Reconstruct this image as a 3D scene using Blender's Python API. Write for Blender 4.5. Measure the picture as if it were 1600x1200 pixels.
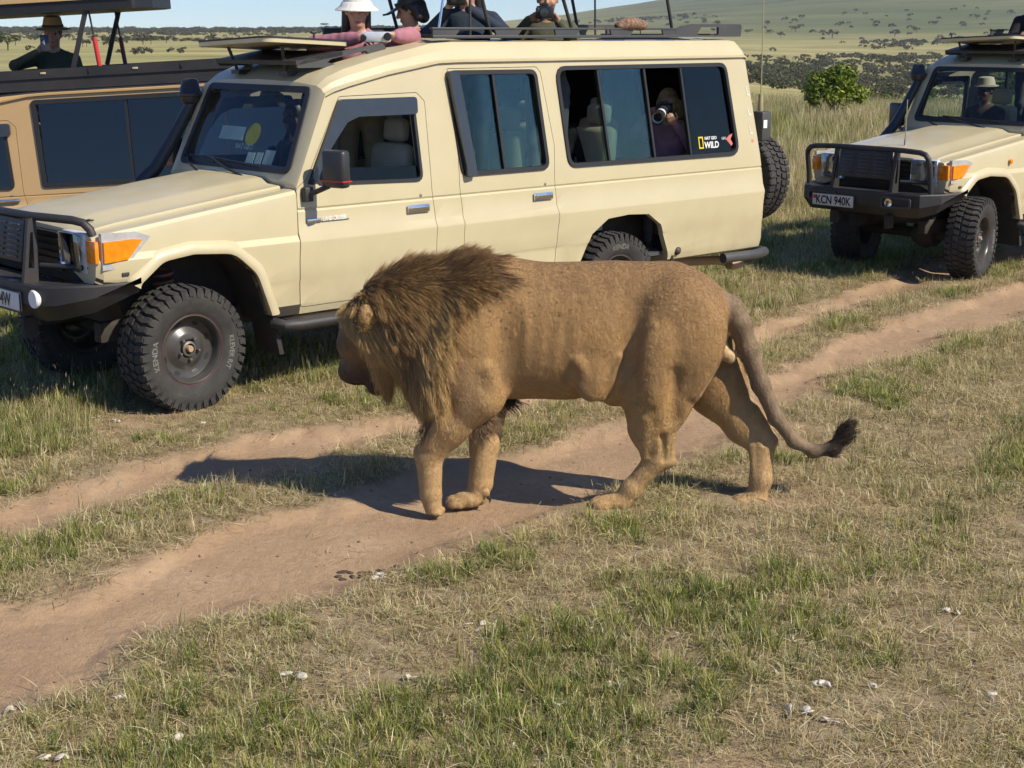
import bpy, bmesh, math, random
import numpy as np
from mathutils import Vector, Matrix

R = math.radians
rng = np.random.default_rng(11)
random.seed(5)
sc = bpy.context.scene
for o in list(bpy.data.objects):
    bpy.data.objects.remove(o)

# ------------------------------------------------------------------ camera
EYE = 2.4
PITCH = math.atan(550 / 2400)
cam_data = bpy.data.cameras.new('camera')
cam_data.sensor_width = 36
cam_data.lens = 54
cam_data.clip_start = 0.1
cam_data.clip_end = 9000
cam = bpy.data.objects.new('camera', cam_data)
sc.collection.objects.link(cam)
cam.location = (0, 0, EYE)
cam.rotation_euler = (math.pi / 2 - PITCH, 0, 0)
sc.camera = cam

# ------------------------------------------------------------------ sky and sun
SUN_AZ = R(-31)          # direction towards the sun on the ground plane, measured from +X
SUN_EL = R(42)
world = bpy.data.worlds.new('World')
sc.world = world
world.use_nodes = True
nt = world.node_tree
nt.nodes.clear()
sky = nt.nodes.new('ShaderNodeTexSky')
sky.sky_type = 'NISHITA'
sky.sun_disc = False
sky.sun_elevation = SUN_EL
sky.sun_rotation = math.pi / 2 - SUN_AZ
sky.altitude = 1500
sky.air_density = 1.0
sky.dust_density = 0.0
sky.ozone_density = 5.0
bg = nt.nodes.new('ShaderNodeBackground')
bg.inputs['Strength'].default_value = 0.105
wo = nt.nodes.new('ShaderNodeOutputWorld')
tintn = nt.nodes.new('ShaderNodeMix'); tintn.data_type = 'RGBA'; tintn.blend_type = 'MULTIPLY'; tintn.inputs[0].default_value = 1.0
tintn.inputs[7].default_value = (0.78, 0.90, 1.10, 1)
nt.links.new(sky.outputs[0], tintn.inputs[6])
nt.links.new(tintn.outputs[2], bg.inputs['Color'])
nt.links.new(bg.outputs[0], wo.inputs['Surface'])

sun_data = bpy.data.lights.new('sun', 'SUN')
sun_data.energy = 4.7
sun_data.angle = R(0.53)
sun_data.color = (1.0, 0.92, 0.77)
sun = bpy.data.objects.new('sun', sun_data)
sc.collection.objects.link(sun)
to_sun = Vector((math.cos(SUN_AZ) * math.cos(SUN_EL), math.sin(SUN_AZ) * math.cos(SUN_EL), math.sin(SUN_EL)))
sun.rotation_euler = to_sun.to_track_quat('Z', 'Y').to_euler()
sun.location = (10, -8, 14)

sc.view_settings.view_transform = 'Standard'
sc.view_settings.look = 'None'
sc.view_settings.exposure = 0.36
sc.view_settings.gamma = 1.0
sc.view_settings.use_curve_mapping = False
sc.render.engine = 'CYCLES'
sc.cycles.use_denoising = True
sc.cycles.denoiser = 'OPENIMAGEDENOISE'
sc.cycles.use_adaptive_sampling = True
sc.cycles.adaptive_threshold = 0.03
sc.cycles.max_bounces = 6
sc.cycles.transparent_max_bounces = 16
sc.cycles.diffuse_bounces = 2
sc.cycles.glossy_bounces = 3
sc.cycles.transmission_bounces = 4
sc.cycles.caustics_reflective = False
sc.cycles.caustics_refractive = False

# ------------------------------------------------------------------ helpers
COL = sc.collection


def link(o, parent=None):
    COL.objects.link(o)
    if parent is not None:
        o.parent = parent
    return o


def tag(o, label=None, cat=None, group=None, kind=None):
    if label: o['label'] = label
    if cat: o['category'] = cat
    if group: o['group'] = group
    if kind: o['kind'] = kind
    return o


def empty(name, loc=(0, 0, 0), rz=0.0, parent=None):
    o = bpy.data.objects.new(name, None)
    o.empty_display_size = 0.2
    o.location = loc
    o.rotation_euler = (0, 0, rz)
    return link(o, parent)


def copy_tree(o, parent=None):
    c = o.copy()
    link(c, parent)
    for ch in list(o.children):
        copy_tree(ch, c)
    return c


def smooth_by_angle(me, deg=35):
    me.polygons.foreach_set('use_smooth', [True] * len(me.polygons))
    me.set_sharp_from_angle(angle=R(deg))


def mesh_obj(name, verts, faces, mat, parent=None, smooth=35, mats=None, midx=None):
    me = bpy.data.meshes.new(name)
    me.from_pydata([tuple(v) for v in verts], [], [tuple(f) for f in faces])
    me.validate()
    if mats:
        for m in mats: me.materials.append(m)
        if midx is not None and len(midx) == len(me.polygons):
            me.polygons.foreach_set('material_index', np.asarray(midx, dtype=np.int32))
    elif mat is not None:
        me.materials.append(mat)
    if smooth is not None:
        smooth_by_angle(me, smooth)
    o = bpy.data.objects.new(name, me)
    return link(o, parent)


class MB:
    """collects boxes, tubes, lathes and slabs into one mesh"""

    def __init__(s):
        s.v = []; s.f = []; s.mi = []; s.cur = 0

    def add(s, vs, fs):
        n = len(s.v)
        s.v += [tuple(v) for v in vs]
        s.f += [tuple(i + n for i in f) for f in fs]
        s.mi += [s.cur] * len(fs)
        return s

    def box(s, c, d, rot=None, bev=0.0):
        """centre, full dimensions, optional Matrix rotation, chamfer"""
        bm = bmesh.new()
        bmesh.ops.create_cube(bm, size=1.0)
        for v in bm.verts:
            v.co = Vector((v.co.x * d[0], v.co.y * d[1], v.co.z * d[2]))
        if bev > 0:
            bmesh.ops.bevel(bm, geom=list(bm.edges), offset=min(bev, min(d) * 0.45), segments=2, affect='EDGES', profile=0.5)
        M = Matrix.Translation(c) @ (rot.to_4x4() if rot is not None else Matrix.Identity(4))
        bm.transform(M)
        bm.verts.index_update()
        s.add([v.co[:] for v in bm.verts], [[v.index for v in f.verts] for f in bm.faces])
        bm.free()
        return s

    def tube(s, pts, r, n=10, caps=True, closed=False):
        pts = [Vector(p) for p in pts]
        rr = r if hasattr(r, '__len__') else [r] * len(pts)
        m = len(pts)
        vs = []; fs = []
        up = None
        for i, p in enumerate(pts):
            if closed:
                t = pts[(i + 1) % m] - pts[i - 1]
            else:
                t = pts[min(i + 1, m - 1)] - pts[max(i - 1, 0)]
            t.normalize()
            if up is None:
                up = Vector((0, 0, 1)) if abs(t.z) < 0.9 else Vector((1, 0, 0))
            a = t.cross(up)
            if a.length < 1e-6: a = t.orthogonal()
            a.normalize()
            b = a.cross(t).normalized()
            up = b
            for k in range(n):
                th = 2 * math.pi * k / n
                vs.append(p + a * (math.cos(th) * rr[i]) + b * (math.sin(th) * rr[i]))
        for i in range(m if closed else m - 1):
            j = (i + 1) % m
            for k in range(n):
                k2 = (k + 1) % n
                fs.append((i * n + k, i * n + k2, j * n + k2, j * n + k))
        if caps and not closed:
            fs.append(tuple(range(n))[::-1])
            fs.append(tuple((m - 1) * n + k for k in range(n)))
        return s.add(vs, fs)

    def lathe(s, prof, axis='y', n=32, origin=(0, 0, 0), closed=False):
        """profile of (radius, along) pairs turned about an axis"""
        vs = []; fs = []
        m = len(prof)
        for k in range(n):
            th = 2 * math.pi * k / n
            c, si = math.cos(th), math.sin(th)
            for (rad, al) in prof:
                if axis == 'y': p = (rad * c, al, rad * si)
                elif axis == 'x': p = (al, rad * c, rad * si)
                else: p = (rad * c, rad * si, al)
                vs.append((p[0] + origin[0], p[1] + origin[1], p[2] + origin[2]))
        for k in range(n):
            k2 = (k + 1) % n
            for i in range(m if closed else m - 1):
                j = (i + 1) % m
                fs.append((k * m + i, k * m + j, k2 * m + j, k2 * m + i))
        return s.add(vs, fs)

    def prism(s, poly, lo, hi, fn):
        """extrude a 2-D polygon between lo and hi; fn(u, v, t) -> xyz"""
        n = len(poly)
        vs = [fn(u, v, lo) for u, v in poly] + [fn(u, v, hi) for u, v in poly]
        fs = [tuple(range(n))[::-1], tuple(range(n, 2 * n))]
        for i in range(n):
            j = (i + 1) % n
            fs.append((i, j, n + j, n + i))
        return s.add(vs, fs)

    def ring(s, outer, inner, lo, hi, fn):
        """frame between two polygons of equal count"""
        n = len(outer)
        vs = [fn(u, v, lo) for u, v in outer] + [fn(u, v, lo) for u, v in inner] + \
             [fn(u, v, hi) for u, v in outer] + [fn(u, v, hi) for u, v in inner]
        fs = []
        for i in range(n):
            j = (i + 1) % n
            fs += [(i, j, n + j, n + i), (2 * n + i, 3 * n + i, 3 * n + j, 2 * n + j),
                   (i, 2 * n + i, 2 * n + j, j), (n + i, n + j, 3 * n + j, 3 * n + i)]
        return s.add(vs, fs)

    def fix(s):
        bm = bmesh.new()
        vs = [bm.verts.new(v) for v in s.v]
        for f, mi in zip(s.f, s.mi):
            try:
                bf = bm.faces.new([vs[i] for i in f]); bf.material_index = mi
            except ValueError:
                pass
        bmesh.ops.recalc_face_normals(bm, faces=bm.faces)
        return bm

    def build(s, name, mat, parent=None, smooth=35, mats=None):
        bm = s.fix()
        me = bpy.data.meshes.new(name)
        bm.to_mesh(me); bm.free()
        for m in (mats or [mat]): me.materials.append(m)
        if smooth is not None: smooth_by_angle(me, smooth)
        return link(bpy.data.objects.new(name, me), parent)


def round_poly(pts, r, n=4):
    """round the corners of a polygon; r is one radius or one for each corner"""
    out = []
    m = len(pts)
    for i in range(m):
        p = Vector(pts[i]); a = Vector(pts[i - 1]) - p; b = Vector(pts[(i + 1) % m]) - p
        rr = r[i] if hasattr(r, '__len__') else r
        la, lb = a.length, b.length
        if rr <= 0:
            out.append(tuple(p)); continue
        ang = a.angle(b)
        d = min(rr / math.tan(ang / 2), la * 0.45, lb * 0.45)
        pa = p + a.normalized() * d; pb = p + b.normalized() * d
        for k in range(n + 1):
            t = k / n
            q = pa * (1 - t) ** 2 + p * 2 * t * (1 - t) + pb * t * t
            out.append(tuple(q))
    return out


def inset_poly(pts, d):
    """move every edge of a polygon inwards by d (either winding)"""
    m = len(pts)
    area = sum(pts[i][0] * pts[(i + 1) % m][1] - pts[(i + 1) % m][0] * pts[i][1] for i in range(m))
    sg = 1 if area > 0 else -1
    out = []
    for i in range(m):
        p0, p1, p2 = Vector(pts[i - 1]), Vector(pts[i]), Vector(pts[(i + 1) % m])
        e1 = (p1 - p0); e2 = (p2 - p1)
        if e1.length < 1e-9 or e2.length < 1e-9:
            out.append(tuple(p1)); continue
        e1.normalize(); e2.normalize()
        n1 = Vector((-e1.y, e1.x)) * sg; n2 = Vector((-e2.y, e2.x)) * sg
        b = n1 + n2
        L = b.length
        if L < 1e-6: b = n1
        else: b = b / L
        k = d / max(0.3, b.dot(n1))
        q = p1 + b * k
        out.append((q.x, q.y))
    return out


# ------------------------------------------------------------------ materials
class NT:
    def __init__(s, name):
        s.m = bpy.data.materials.new(name)
        s.m.use_nodes = True
        s.t = s.m.node_tree
        s.b = s.t.nodes['Principled BSDF']
        s.out = s.t.nodes['Material Output']

    def n(s, kind, **kw):
        nd = s.t.nodes.new(kind)
        for k, v in kw.items():
            if k in nd.inputs: nd.inputs[k].default_value = v
            else: setattr(nd, k, v)
        return nd

    def l(s, a, b):
        s.t.links.new(a, b)

    def noise(s, scale, detail=4, rough=0.55, vec=None, stretch=None, coord='Object'):
        tc = s.n('ShaderNodeTexCoord')
        src = vec or tc.outputs[coord]
        if stretch:
            mp = s.n('ShaderNodeMapping'); mp.inputs['Scale'].default_value = stretch
            s.l(src, mp.inputs['Vector']); src = mp.outputs[0]
        nz = s.n('ShaderNodeTexNoise')
        nz.inputs['Scale'].default_value = scale
        nz.inputs['Detail'].default_value = detail
        nz.inputs['Roughness'].default_value = rough
        s.l(src, nz.inputs['Vector'])
        return nz.outputs['Fac']

    def ramp(s, fac, stops):
        r = s.n('ShaderNodeValToRGB')
        while len(r.color_ramp.elements) < len(stops): r.color_ramp.elements.new(0.5)
        for e, (p, c) in zip(r.color_ramp.elements, stops):
            e.position = p; e.color = (*c, 1) if len(c) == 3 else c
        s.l(fac, r.inputs[0])
        return r.outputs[0]

    def mix(s, fac, a, b, kind='MIX'):
        m = s.n('ShaderNodeMix'); m.data_type = 'RGBA'; m.blend_type = kind
        for i, v in ((0, fac), (6, a), (7, b)):
            if hasattr(v, 'links'): s.l(v, m.inputs[i])
            elif isinstance(v, (int, float)): m.inputs[i].default_value = v
            else: m.inputs[i].default_value = (*v, 1)
        return m.outputs[2]

    def math(s, op, a, b=None):
        m = s.n('ShaderNodeMath'); m.operation = op
        for i, v in ((0, a), (1, b)):
            if v is None: continue
            if hasattr(v, 'links'): s.l(v, m.inputs[i])
            else: m.inputs[i].default_value = v
        return m.outputs[0]

    def attr(s, name, kind='GEOMETRY'):
        a = s.n('ShaderNodeAttribute'); a.attribute_name = name; a.attribute_type = kind
        return a

    def bump(s, h, dist, strength=1.0):
        b = s.n('ShaderNodeBump'); b.inputs['Distance'].default_value = dist; b.inputs['Strength'].default_value = strength
        s.l(h, b.inputs['Height']); s.l(b.outputs[0], s.b.inputs['Normal'])


def mat(name, col, rough=0.5, metal=0.0, var=0.12, vscale=6.0, bump=0.0, bscale=60, coat=0.0, spec=0.5, dust=0.0):
    """principled with a little colour variation, optional dust and fine relief"""
    t = NT(name)
    nz = t.noise(vscale, 5)
    a = tuple(c * (1 - var) for c in col); b = tuple(min(1, c * (1 + var)) for c in col)
    c = t.ramp(nz, [(0.3, a), (0.7, b)])
    if dust > 0:
        d = t.noise(2.3, 6, 0.65)
        d = t.math('MULTIPLY', t.ramp(d, [(0.35, (0, 0, 0)), (0.75, (1, 1, 1))]), dust)
        c = t.mix(d, c, (0.33, 0.24, 0.15))
    t.l(c, t.b.inputs['Base Color'])
    t.b.inputs['Roughness'].default_value = rough
    t.b.inputs['Metallic'].default_value = metal
    t.b.inputs['Specular IOR Level'].default_value = spec
    t.b.inputs['Coat Weight'].default_value = coat
    t.b.inputs['Coat Roughness'].default_value = 0.08
    if bump > 0: t.bump(t.noise(bscale, 4), bump)
    return t.m


def glass(name, tint, refl=1.0, rough=0.02, base=0.04):
    """thin window glass: tinted see-through with a Fresnel mirror"""
    t = NT(name)
    t.t.nodes.remove(t.b)
    tr = t.n('ShaderNodeBsdfTransparent'); tr.inputs[0].default_value = (*tint, 1)
    gl = t.n('ShaderNodeBsdfGlossy'); gl.inputs['Roughness'].default_value = rough
    gl.inputs[0].default_value = (0.95, 0.97, 1, 1)
    fr = t.n('ShaderNodeFresnel'); fr.inputs['IOR'].default_value = 1.5
    f = t.math('MINIMUM', t.math('ADD', t.math('MULTIPLY', fr.outputs[0], refl), base), 1.0)
    mx = t.n('ShaderNodeMixShader')
    t.l(f, mx.inputs[0]); t.l(tr.outputs[0], mx.inputs[1]); t.l(gl.outputs[0], mx.inputs[2])
    t.l(mx.outputs[0], t.out.inputs['Surface'])
    return t.m


# ------------------------------------------------------------------ value noise for shaping
class VNoise:
    def __init__(s, seed, n=64):
        s.g = np.random.default_rng(seed).random((n, n)); s.n = n

    def __call__(s, x, y):
        x = np.asarray(x, float); y = np.asarray(y, float)
        xi = np.floor(x).astype(int); yi = np.floor(y).astype(int)
        fx = x - xi; fy = y - yi
        fx = fx * fx * (3 - 2 * fx); fy = fy * fy * (3 - 2 * fy)
        g, n = s.g, s.n
        a = g[xi % n, yi % n]; b = g[(xi + 1) % n, yi % n]; c = g[xi % n, (yi + 1) % n]; d = g[(xi + 1) % n, (yi + 1) % n]
        return (a * (1 - fx) + b * fx) * (1 - fy) + (c * (1 - fx) + d * fx) * fy

    def fbm(s, x, y, oct=4):
        t = 0; a = 0.5
        for i in range(oct):
            t = t + a * s(x * 2 ** i + 17 * i, y * 2 ** i + 9 * i); a *= 0.5
        return t / (1 - 0.5 ** oct)


VN = VNoise(3)
VN2 = VNoise(8)


def sstep(a, b, x):
    t = np.clip((np.asarray(x, float) - a) / (b - a), 0, 1)
    return t * t * (3 - 2 * t)
# ================================================================== ground
# the two wheel ruts of the track: near and far edge points on the ground, in metres
RUT1 = ([(-2.12, 4.68), (-1.86, 5.17), (-1.66, 5.73), (-1.25, 6.0), (-0.9, 6.38), (-0.59, 6.67), (-0.13, 7.17), (0.33, 7.62), (1.1, 8.78), (1.94, 10.09), (2.89, 11.29), (4.48, 13.23), (6.48, 15.4)],
        [(-2.65, 5.97), (-2.23, 6.3), (-1.98, 6.42), (-1.6, 7.03), (-1.16, 7.64), (-0.69, 7.96), (0.0, 8.89), (0.82, 9.55), (1.3, 10.09), (2.51, 11.82), (3.7, 13.48), (5.05, 14.99), (7.24, 17.28)])
RUT2 = ([(-2.97, 6.75), (-2.46, 7.03), (-2.13, 7.53), (-1.62, 7.93), (-1.26, 8.3), (-0.91, 8.78), (-0.59, 9.15), (0.3, 9.94), (1.91, 11.82), (2.8, 13.23), (3.59, 14.16), (4.51, 15.32), (6.07, 17.02)],
        [(-3.16, 7.22), (-2.66, 7.64), (-2.41, 8.05), (-1.93, 8.78), (-1.56, 9.07), (-0.98, 9.47), (-0.59, 9.76), (0.32, 10.68), (2.13, 12.92), (2.95, 13.95), (3.71, 15.2), (4.65, 16.53), (6.5, 18.28)])


def rut_line(rut):
    n = np.array(rut[0]); f = np.array(rut[1])
    c = (n + f) / 2
    d = np.gradient(c, axis=0); d /= np.linalg.norm(d, axis=1)[:, None]
    nrm = np.stack([-d[:, 1], d[:, 0]], 1)
    hw = np.abs(((f - n) * nrm).sum(1)) / 2
    # carry the track on beyond both ends
    a = c[0] - d[0] * 30; b = c[-1] + d[-1] * 60
    return np.vstack([a, c, b]), np.concatenate([[hw[0]], hw, [hw[-1]]])


RL = [rut_line(RUT1), rut_line(RUT2)]


def rut_depth(x, y):
    """>0 inside a rut: metres from its edge; noise frays the edge"""
    x = np.asarray(x, float); y = np.asarray(y, float)
    best = np.full(x.shape, -99.0)
    for c, hw in RL:
        for i in range(len(c) - 1):
            p, q = c[i], c[i + 1]
            e = q - p; L2 = e @ e
            t = np.clip(((x - p[0]) * e[0] + (y - p[1]) * e[1]) / L2, 0, 1)
            dx = x - p[0] - t * e[0]; dy = y - p[1] - t * e[1]
            w = hw[i] * (1 - t) + hw[i + 1] * t
            best = np.maximum(best, w - np.hypot(dx, dy))
    nz = (VN.fbm(x * 2.2, y * 2.2, 4) - 0.5) * 0.34 + (VN2.fbm(x * 7, y * 7, 3) - 0.5) * 0.16
    return best + nz


def terrain(x, y):
    """height of the land: flat round the track, a valley and a hill to the right, a low ridge to the left"""
    x = np.asarray(x, float); y = np.asarray(y, float)
    r = np.hypot(x, y)
    u = np.where(y > 1e-3, np.clip(x / np.maximum(y, 1e-3), -1.5, 1.5), np.sign(x) * 1.5)
    zl = np.interp(r, [0, 60, 115, 300, 700, 1300, 1700, 2600, 3600], [0, 0, -.2, -.9, -1.2, 1.5, 4.6, -6, -20])
    zr = np.interp(r, [0, 40, 60, 120, 300, 500, 800, 1200, 1700, 2400, 3200, 3600], [0, 0, -.6, -4, -9, -11, -10, -2, 18, 64, 128, 135])
    s = np.interp(u, [-0.13, 0.033, 0.083, 0.19, 0.26, 0.6, 1.5], [0, .36, .53, .9, 1, 1, .8])
    back = sstep(-0.2, 0.3, y / np.maximum(r, 1e-6))
    z = (zl * (1 - s) + zr * s) * back
    far = sstep(150, 900, r)
    z = z + far * (VN.fbm(x / 160, y / 160, 4) - 0.5) * 5.0 * (0.3 + s)
    return z


def hgt(x, y):
    x = np.asarray(x, float); y = np.asarray(y, float)
    r = np.hypot(x, y)
    z = terrain(x, y)
    near = 1 - sstep(30, 60, r)
    z = z + near * ((VN.fbm(x * 0.8, y * 0.8, 3) - 0.5) * 0.05 + (VN2.fbm(x * 4, y * 4, 3) - 0.5) * 0.018)
    z = z + 0.056 * (np.clip(x, -9, 0.5) + 4.7) * sstep(12.9, 14.2, y) * sstep(18.5, 16.5, y) * sstep(-10, -8.5, x) * sstep(1.0, -0.2, x)   # slope under the tan car
    d = rut_depth(x, y)
    z = z - near * 0.05 * sstep(-0.05, 0.22, d)
    return z


def hz(x, y):
    return float(hgt(np.array([x]), np.array([y]))[0])


def ground_material():
    t = NT('savanna_soil')
    bare = t.attr('bare').outputs['Fac']; far = t.attr('far').outputs['Fac']; hill = t.attr('hill').outputs['Fac']
    geo = t.n('ShaderNodeNewGeometry').outputs['Position']
    # track dirt
    n1 = t.noise(1.7, 6, 0.6, vec=geo); n2 = t.noise(22, 5, 0.65, vec=geo); n3 = t.noise(160, 3, 0.6, vec=geo)
    dirt = t.ramp(n1, [(0.25, (0.31, 0.200, 0.115)), (0.55, (0.415, 0.280, 0.165)), (0.8, (0.50, 0.355, 0.225))])
    dirt = t.mix(t.math('MULTIPLY', t.ramp(n2, [(0.35, (0, 0, 0)), (0.7, (1, 1, 1))]), 0.45), dirt, (0.255, 0.165, 0.11))
    dirt = t.mix(t.math('MULTIPLY', t.ramp(n3, [(0.55, (0, 0, 0)), (0.75, (1, 1, 1))]), 0.35), dirt, (0.50, 0.37, 0.27))
    # soil under the grass
    soil = t.ramp(t.noise(5, 6, 0.65, vec=geo), [(0.3, (0.19, 0.135, 0.08)), (0.55, (0.33, 0.245, 0.15)), (0.8, (0.47, 0.37, 0.24))])
    soil = t.mix(t.math('MULTIPLY', t.ramp(n2, [(0.45, (0, 0, 0)), (0.6, (1, 1, 1))]), 0.35), soil, (0.20, 0.17, 0.08))
    near = t.mix(bare, soil, dirt)
    # far grassland
    mp = t.n('ShaderNodeMapping'); mp.inputs['Scale'].default_value = (0.012, 0.03, 0.03); t.l(geo, mp.inputs['Vector'])
    f1 = t.noise(1.0, 8, 0.62, vec=mp.outputs[0])
    plain = t.ramp(f1, [(0.3, (0.16, 0.165, 0.06)), (0.5, (0.31, 0.275, 0.11)), (0.7, (0.46, 0.38, 0.17))])
    mp2 = t.n('ShaderNodeMapping'); mp2.inputs['Scale'].default_value = (0.0022, 0.006, 0.02); t.l(geo, mp2.inputs['Vector'])
    f2 = t.noise(1.6, 9, 0.68, vec=mp2.outputs[0])
    hillc = t.ramp(f2, [(0.3, (0.07, 0.09, 0.036)), (0.5, (0.125, 0.14, 0.055)), (0.72, (0.22, 0.21, 0.09))])
    farc = t.mix(hill, plain, hillc)
    t.l(t.mix(far, near, farc), t.b.inputs['Base Color'])
    t.b.inputs['Roughness'].default_value = 0.95
    t.b.inputs['Specular IOR Level'].default_value = 0.15
    h = t.math('ADD', t.math('MULTIPLY', n2, 0.7), t.math('MULTIPLY', n3, 0.35))
    t.bump(h, 0.02, 0.9)
    return t.m


M_GROUND = ground_material()


def build_ground():
    az = np.concatenate([np.linspace(-180, -30, 26)[:-1], np.linspace(-30, -21, 14)[:-1], np.linspace(-21, 21, 470), np.linspace(21, 30, 14)[1:], np.linspace(30, 180, 26)[1:-1]])
    rad = np.concatenate([[0.6, 1.5, 2.5, 3.5, 4.2], np.geomspace(4.8, 20, 270), np.geomspace(20, 3600, 120)[1:]])
    A, Q = np.meshgrid(R(1) * az, rad, indexing='ij')
    X = np.sin(A) * Q; Y = np.cos(A) * Q
    x = X.ravel(); y = Y.ravel()
    z = hgt(x, y)
    na, nr = A.shape
    i = np.arange(na)[:, None]; j = np.arange(nr - 1)[None, :]
    i2 = (i + 1) % na
    F = np.stack([(i * nr + j), (i2 * nr + j), (i2 * nr + j + 1), (i * nr + j + 1)], -1).reshape(-1, 4)[:, ::-1]
    d = rut_depth(x, y)
    r = np.hypot(x, y)
    bare = sstep(-0.10, 0.10, d) * (1 - sstep(40, 70, r))
    # worn soil patches in the grass
    patch = sstep(0.60, 0.72, VN2.fbm(x * 1.3 + 5, y * 1.3, 4)) * 0.6
    bare = np.maximum(bare, patch * (1 - sstep(18, 30, r)))
    far = sstep(30, 70, r)
    u = x / np.maximum(y, 1)
    hill = sstep(900, 1500, r) * sstep(-0.05, 0.12, u)
    inr = (d > 0.0) & (r < 60)
    fin = inr[F].sum(1) >= 3
    for name, sel, kind in (('ground', ~fin, 'structure'), ('dirt_track', fin, 'structure')):
        ff = F[sel]
        used = np.unique(ff)
        remap = np.full(len(x), -1); remap[used] = np.arange(len(used))
        me = bpy.data.meshes.new(name)
        me.vertices.add(len(used))
        me.vertices.foreach_set('co', np.stack([x, y, z], 1)[used].astype(np.float32).ravel())
        nf = len(ff)
        me.loops.add(nf * 4); me.polygons.add(nf)
        me.loops.foreach_set('vertex_index', remap[ff].ravel().astype(np.int32))
        me.polygons.foreach_set('loop_start', np.arange(0, nf * 4, 4, dtype=np.int32))
        me.polygons.foreach_set('use_smooth', np.ones(nf, dtype=bool))
        me.update(calc_edges=True)
        for an, arr in (('bare', bare), ('far', far), ('hill', hill)):
            at = me.attributes.new(an, 'FLOAT', 'POINT'); at.data.foreach_set('value', arr[used].astype(np.float32))
        me.materials.append(M_GROUND)
        o = link(bpy.data.objects.new(name, me))
        tag(o, {'ground': 'grazed savanna ground running out to the far hills', 'dirt_track': 'reddish brown two-rut dirt track under the lion'}[name], {'ground': 'ground', 'dirt_track': 'track'}[name], kind=kind)


build_ground()


# ------------------------------------------------------------------ grass
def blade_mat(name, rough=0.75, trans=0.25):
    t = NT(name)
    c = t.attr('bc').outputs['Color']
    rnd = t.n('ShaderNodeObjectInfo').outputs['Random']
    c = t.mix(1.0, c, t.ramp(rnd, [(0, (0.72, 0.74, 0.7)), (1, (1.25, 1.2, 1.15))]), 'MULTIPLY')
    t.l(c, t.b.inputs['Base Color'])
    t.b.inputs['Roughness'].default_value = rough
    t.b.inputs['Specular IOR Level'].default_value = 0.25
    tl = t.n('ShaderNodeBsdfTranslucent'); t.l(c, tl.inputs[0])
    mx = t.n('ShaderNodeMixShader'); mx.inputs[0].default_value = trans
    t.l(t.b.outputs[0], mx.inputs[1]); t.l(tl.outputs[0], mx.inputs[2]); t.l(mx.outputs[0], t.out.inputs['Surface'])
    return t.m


M_BLADE = blade_mat('grass_blade', .7, .32)

GREENS = [(0.175, 0.230, 0.032), (0.240, 0.290, 0.048), (0.310, 0.335, 0.075), (0.125, 0.170, 0.045), (0.38, 0.375, 0.12)]
STRAWS = [(0.56, 0.47, 0.25), (0.66, 0.57, 0.33), (0.47, 0.38, 0.18), (0.31, 0.22, 0.11), (0.76, 0.68, 0.45)]


def clump(seed, n, spread, length, width, lean, dry, flat=0.0, seg=3, seedhead=False):
    """mesh of n curved blades: lean 0..1 outwards, dry = share of straw, flat = share that lies down"""
    g = np.random.default_rng(seed)
    V = []; F = []; C = []
    for b in range(n):
        r = spread * math.sqrt(g.random()); th = g.random() * 6.283
        p = np.array([r * math.cos(th), r * math.sin(th), -0.004])
        a = th + g.normal(0, 0.7)
        L = length * g.uniform(0.45, 1.25)
        ln = lean * g.uniform(0.35, 1.5)
        lying = g.random() < flat
        if lying:
            ln = g.uniform(1.25, 1.55); L *= 1.15; p[2] = g.uniform(0.002, 0.02); a = g.random() * 6.283
        w = width * g.uniform(0.6, 1.3)
        isdry = g.random() < (0.9 if lying else dry)
        col = np.array((STRAWS if isdry else GREENS)[g.integers(0, 5)]) * g.uniform(0.8, 1.15)
        side = np.array([-math.sin(a), math.cos(a), 0.0])
        curl = g.normal(0, 0.55)
        q = p.copy(); i0 = len(V)
        for k in range(seg + 1):
            t = k / seg
            ww = w * (1 - t ** 1.6) * 0.5
            if k == seg:
                V.append(q); C.append(col * 1.1)
            else:
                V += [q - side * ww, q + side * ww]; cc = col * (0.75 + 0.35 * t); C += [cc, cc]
            ang = ln * (0.35 + 0.65 * t) if not lying else ln + g.normal(0, 0.05)
            aa = a + curl * t
            q = q + np.array([math.sin(ang) * math.cos(aa), math.sin(ang) * math.sin(aa), math.cos(ang)]) * (L / seg)
            if lying: q[2] = max(q[2], 0.002)
        for k in range(seg - 1):
            F.append((i0 + 2 * k, i0 + 2 * k + 1, i0 + 2 * k + 3, i0 + 2 * k + 2))
        F.append((i0 + 2 * seg - 2, i0 + 2 * seg - 1, i0 + 2 * seg))
        if seedhead and isdry and g.random() < 0.6:
            j = len(V); h = np.array([0, 0, 1.0]) * L * 0.16
            for dv in (side * w * 0.9, -side * w * 0.9): V.append(q + dv * .7 + h * 0.4); C.append(col * .62)
            V.append(q + h); C.append(col * .6); V.append(q); C.append(col * .7)
            F.append((j + 3, j, j + 2, j + 1))
    me = bpy.data.meshes.new('grass_clump')
    me.from_pydata([tuple(v) for v in V], [], F)
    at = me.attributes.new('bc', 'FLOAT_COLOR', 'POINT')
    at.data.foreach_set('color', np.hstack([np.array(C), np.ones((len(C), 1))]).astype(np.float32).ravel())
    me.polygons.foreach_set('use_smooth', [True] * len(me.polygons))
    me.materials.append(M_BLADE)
    return me


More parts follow.
